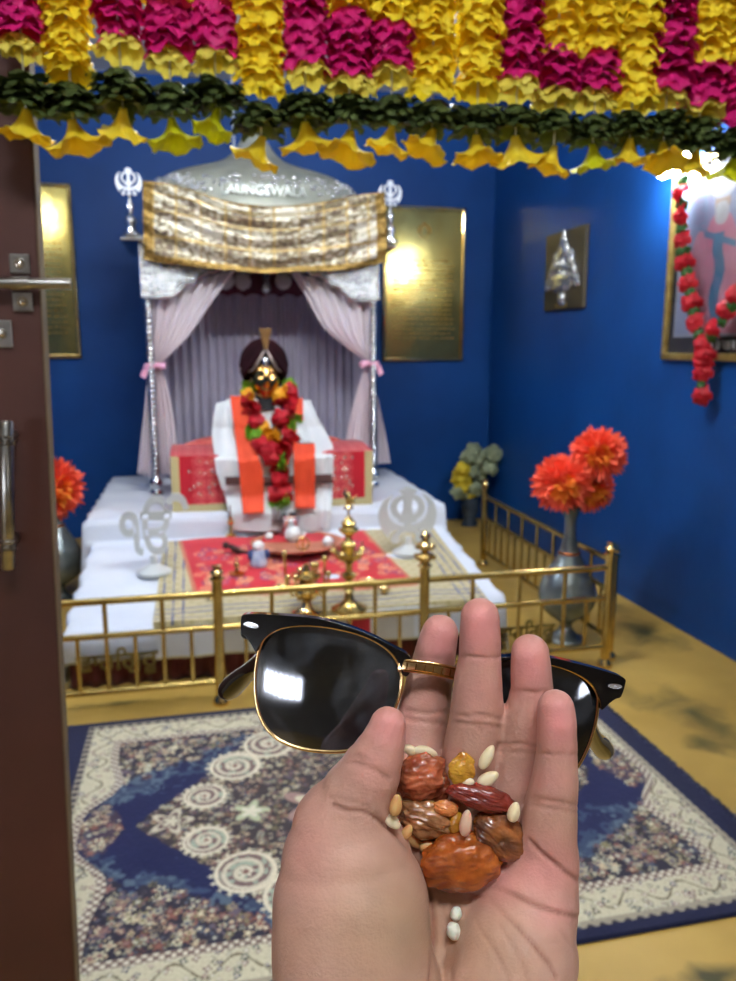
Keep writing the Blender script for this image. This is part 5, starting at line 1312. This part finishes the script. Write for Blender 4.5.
for s, side in ((1, 'left'), (-1, 'right')):
    rim = smooth_poly([(s*uv(*p)[0], uv(*p)[1]) for p in rim_px], 4); n = len(rim)
    MB().tube([gp(u, v, .001) for u, v in rim], .00068, 10, closed=True).build('gold_rim', goldm, gl)
    cu_, cv_ = sum(p[0] for p in rim)/n, sum(p[1] for p in rim)/n
    vs = []; fs = []; K = 10
    R0_ = .085
    for side_z in (0, .0016):
        for k in range(K+1):
            f = k/K
            for (u, v) in rim:
                uu = cu_+(u-cu_)*f; vv2 = cv_+(v-cv_)*f; rr = math.hypot(uu-cu_, vv2-cv_)*GD/F
                rmax = math.hypot(u-cu_, v-cv_)*GD/F
                vs.append(gp(uu, vv2, .001+side_z-.0016*(1-f*f)*1.0-0.0*rr))
    for L_ in (0, 1):
        o0 = L_*(K+1)*n
        for k in range(K):
            for i in range(n): q = (o0+k*n+i, o0+k*n+(i+1) % n, o0+(k+1)*n+(i+1) % n, o0+(k+1)*n+i); fs.append(q if L_ == 0 else q[::-1])
    o1 = (K+1)*n; fs += [(K*n+i, K*n+(i+1) % n, o1+K*n+(i+1) % n, o1+K*n+i) for i in range(n)]
    lm = MATS.get('dark lens')
    if not lm:
        lm = bpy.data.materials.new('dark lens'); lm.use_nodes = True; nt = lm.node_tree; N = nt.nodes; N.clear(); out = N.new('ShaderNodeOutputMaterial')
        tr_ = N.new('ShaderNodeBsdfTransparent'); tr_.inputs[0].default_value = (.10, .105, .12, 1); gls = N.new('ShaderNodeBsdfGlossy'); gls.inputs['Roughness'].default_value = .07; gls.inputs['Color'].default_value = (.9, .92, 1, 1)
        fr_ = N.new('ShaderNodeFresnel'); fr_.inputs[0].default_value = 1.9; mx = N.new('ShaderNodeMixShader')
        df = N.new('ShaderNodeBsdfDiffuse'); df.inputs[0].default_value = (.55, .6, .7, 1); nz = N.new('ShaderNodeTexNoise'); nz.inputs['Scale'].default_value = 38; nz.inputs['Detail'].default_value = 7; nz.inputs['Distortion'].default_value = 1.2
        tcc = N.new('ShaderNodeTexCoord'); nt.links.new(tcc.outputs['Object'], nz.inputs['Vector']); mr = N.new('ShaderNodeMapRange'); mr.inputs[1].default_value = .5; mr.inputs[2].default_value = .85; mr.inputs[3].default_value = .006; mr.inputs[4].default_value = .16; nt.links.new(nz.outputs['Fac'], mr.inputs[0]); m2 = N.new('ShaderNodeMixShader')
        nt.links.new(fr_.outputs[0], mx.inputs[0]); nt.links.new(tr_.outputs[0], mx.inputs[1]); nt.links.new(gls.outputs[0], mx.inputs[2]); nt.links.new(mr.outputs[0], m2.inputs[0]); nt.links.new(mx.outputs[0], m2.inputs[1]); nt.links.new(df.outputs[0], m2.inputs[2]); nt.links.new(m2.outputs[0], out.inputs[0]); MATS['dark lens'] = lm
    MB().add(vs, fs).build('lens', lm, gl, ang=60)
    br_ = smooth_poly([(s*uv(*p)[0], uv(*p)[1]) for p in brow_px], 3)
    if s < 0: br_ = br_[::-1]
    bo = extr(br_, -.0022, .0028, 'brow_bar', black, gl, .0009)
    c0 = uv(249, 627.5); e = MB(); 
    e.add([gp(s*c0[0]+8*math.cos(t), c0[1]+2.6*math.sin(t)*(1 if True else 0)-(.0), -.0022-hz) for hz in (0, .0005) for t in np.linspace(0, 2*PI, 25)[:-1]], [tuple(range(24, 48))]+[(i, (i+1) % 24, 24+(i+1) % 24, 24+i) for i in range(24)])
    e.build('rivet', mat('silver rivet', (236, 236, 238), rough=.15, metal=1), bo, smooth=False)
# bridge: flat engraved gold bar arching between the rims
def bridge(u, v):
    x = -34+68*u; arch = 3*(x/34)**2; t = 2*PI*v
    return gp(x, 2+arch+6.6*math.copysign(abs(math.cos(t))**.5, math.cos(t)), -.0012+.0007*math.copysign(abs(math.sin(t))**.5, math.sin(t))-.0015*(1-(x/34)**2))
bo = MB().grid(bridge, 40, 24).build('bridge', goldm, gl, ang=50)
en = MB()
for q in (-1, 1): en.tube([gp(x, 2+3*(x/34)**2+q*4.4, -.0021-.0015*(1-(x/34)**2)) for x in np.linspace(-28, 28, 20)], .00022, 6)
for x in np.linspace(-26, 26, 7): en.tube([gp(x, 2+3*(x/34)**2+q, -.0021-.0015*(1-(x/34)**2)) for q in (-3, 3)], .0002, 6)
en.build('engraving', mat('dark gold', (140, 92, 40), rough=.3, metal=1), bo)
# temple arms
def arm(pts, name='temple_arm'):
    P = smooth_poly([tuple(ray(x, y, d)) for x, y, d, r in pts], 6, False); Rr = smooth_poly([(r,) for x, y, d, r in pts], 6, False)
    MB().tube(P, [q[0] for q in Rr], 14, flat=.5 if False else None).build(name, black, gl)
arm([(247, 632, .283, .0026), (262, 640, .297, .0026), (264, 653, .32, .0028), (252, 668, .345, .0036), (236, 683, .362, .0052), (228, 690, .37, .005), (223, 693, .374, .003)])
arm([(611, 684, .284, .0026), (596, 700, .30, .0026), (590, 722, .325, .0028), (594, 738, .345, .0038), (600, 746, .36, .005), (604, 750, .368, .0048), (607, 752, .372, .003)])

# ------------------------------------------------------------------ view
vs_ = sc.view_settings; vs_.view_transform = 'Standard'; vs_.look = 'None'; vs_.gamma = 1; vs_.exposure = EXPO; vs_.use_curve_mapping = False
sc.cycles.max_bounces = 8; sc.cycles.diffuse_bounces = 4; sc.cycles.caustics_reflective = False; sc.cycles.caustics_refractive = False
sc.cycles.use_denoising = True
sc.cycles.sample_clamp_indirect = 6
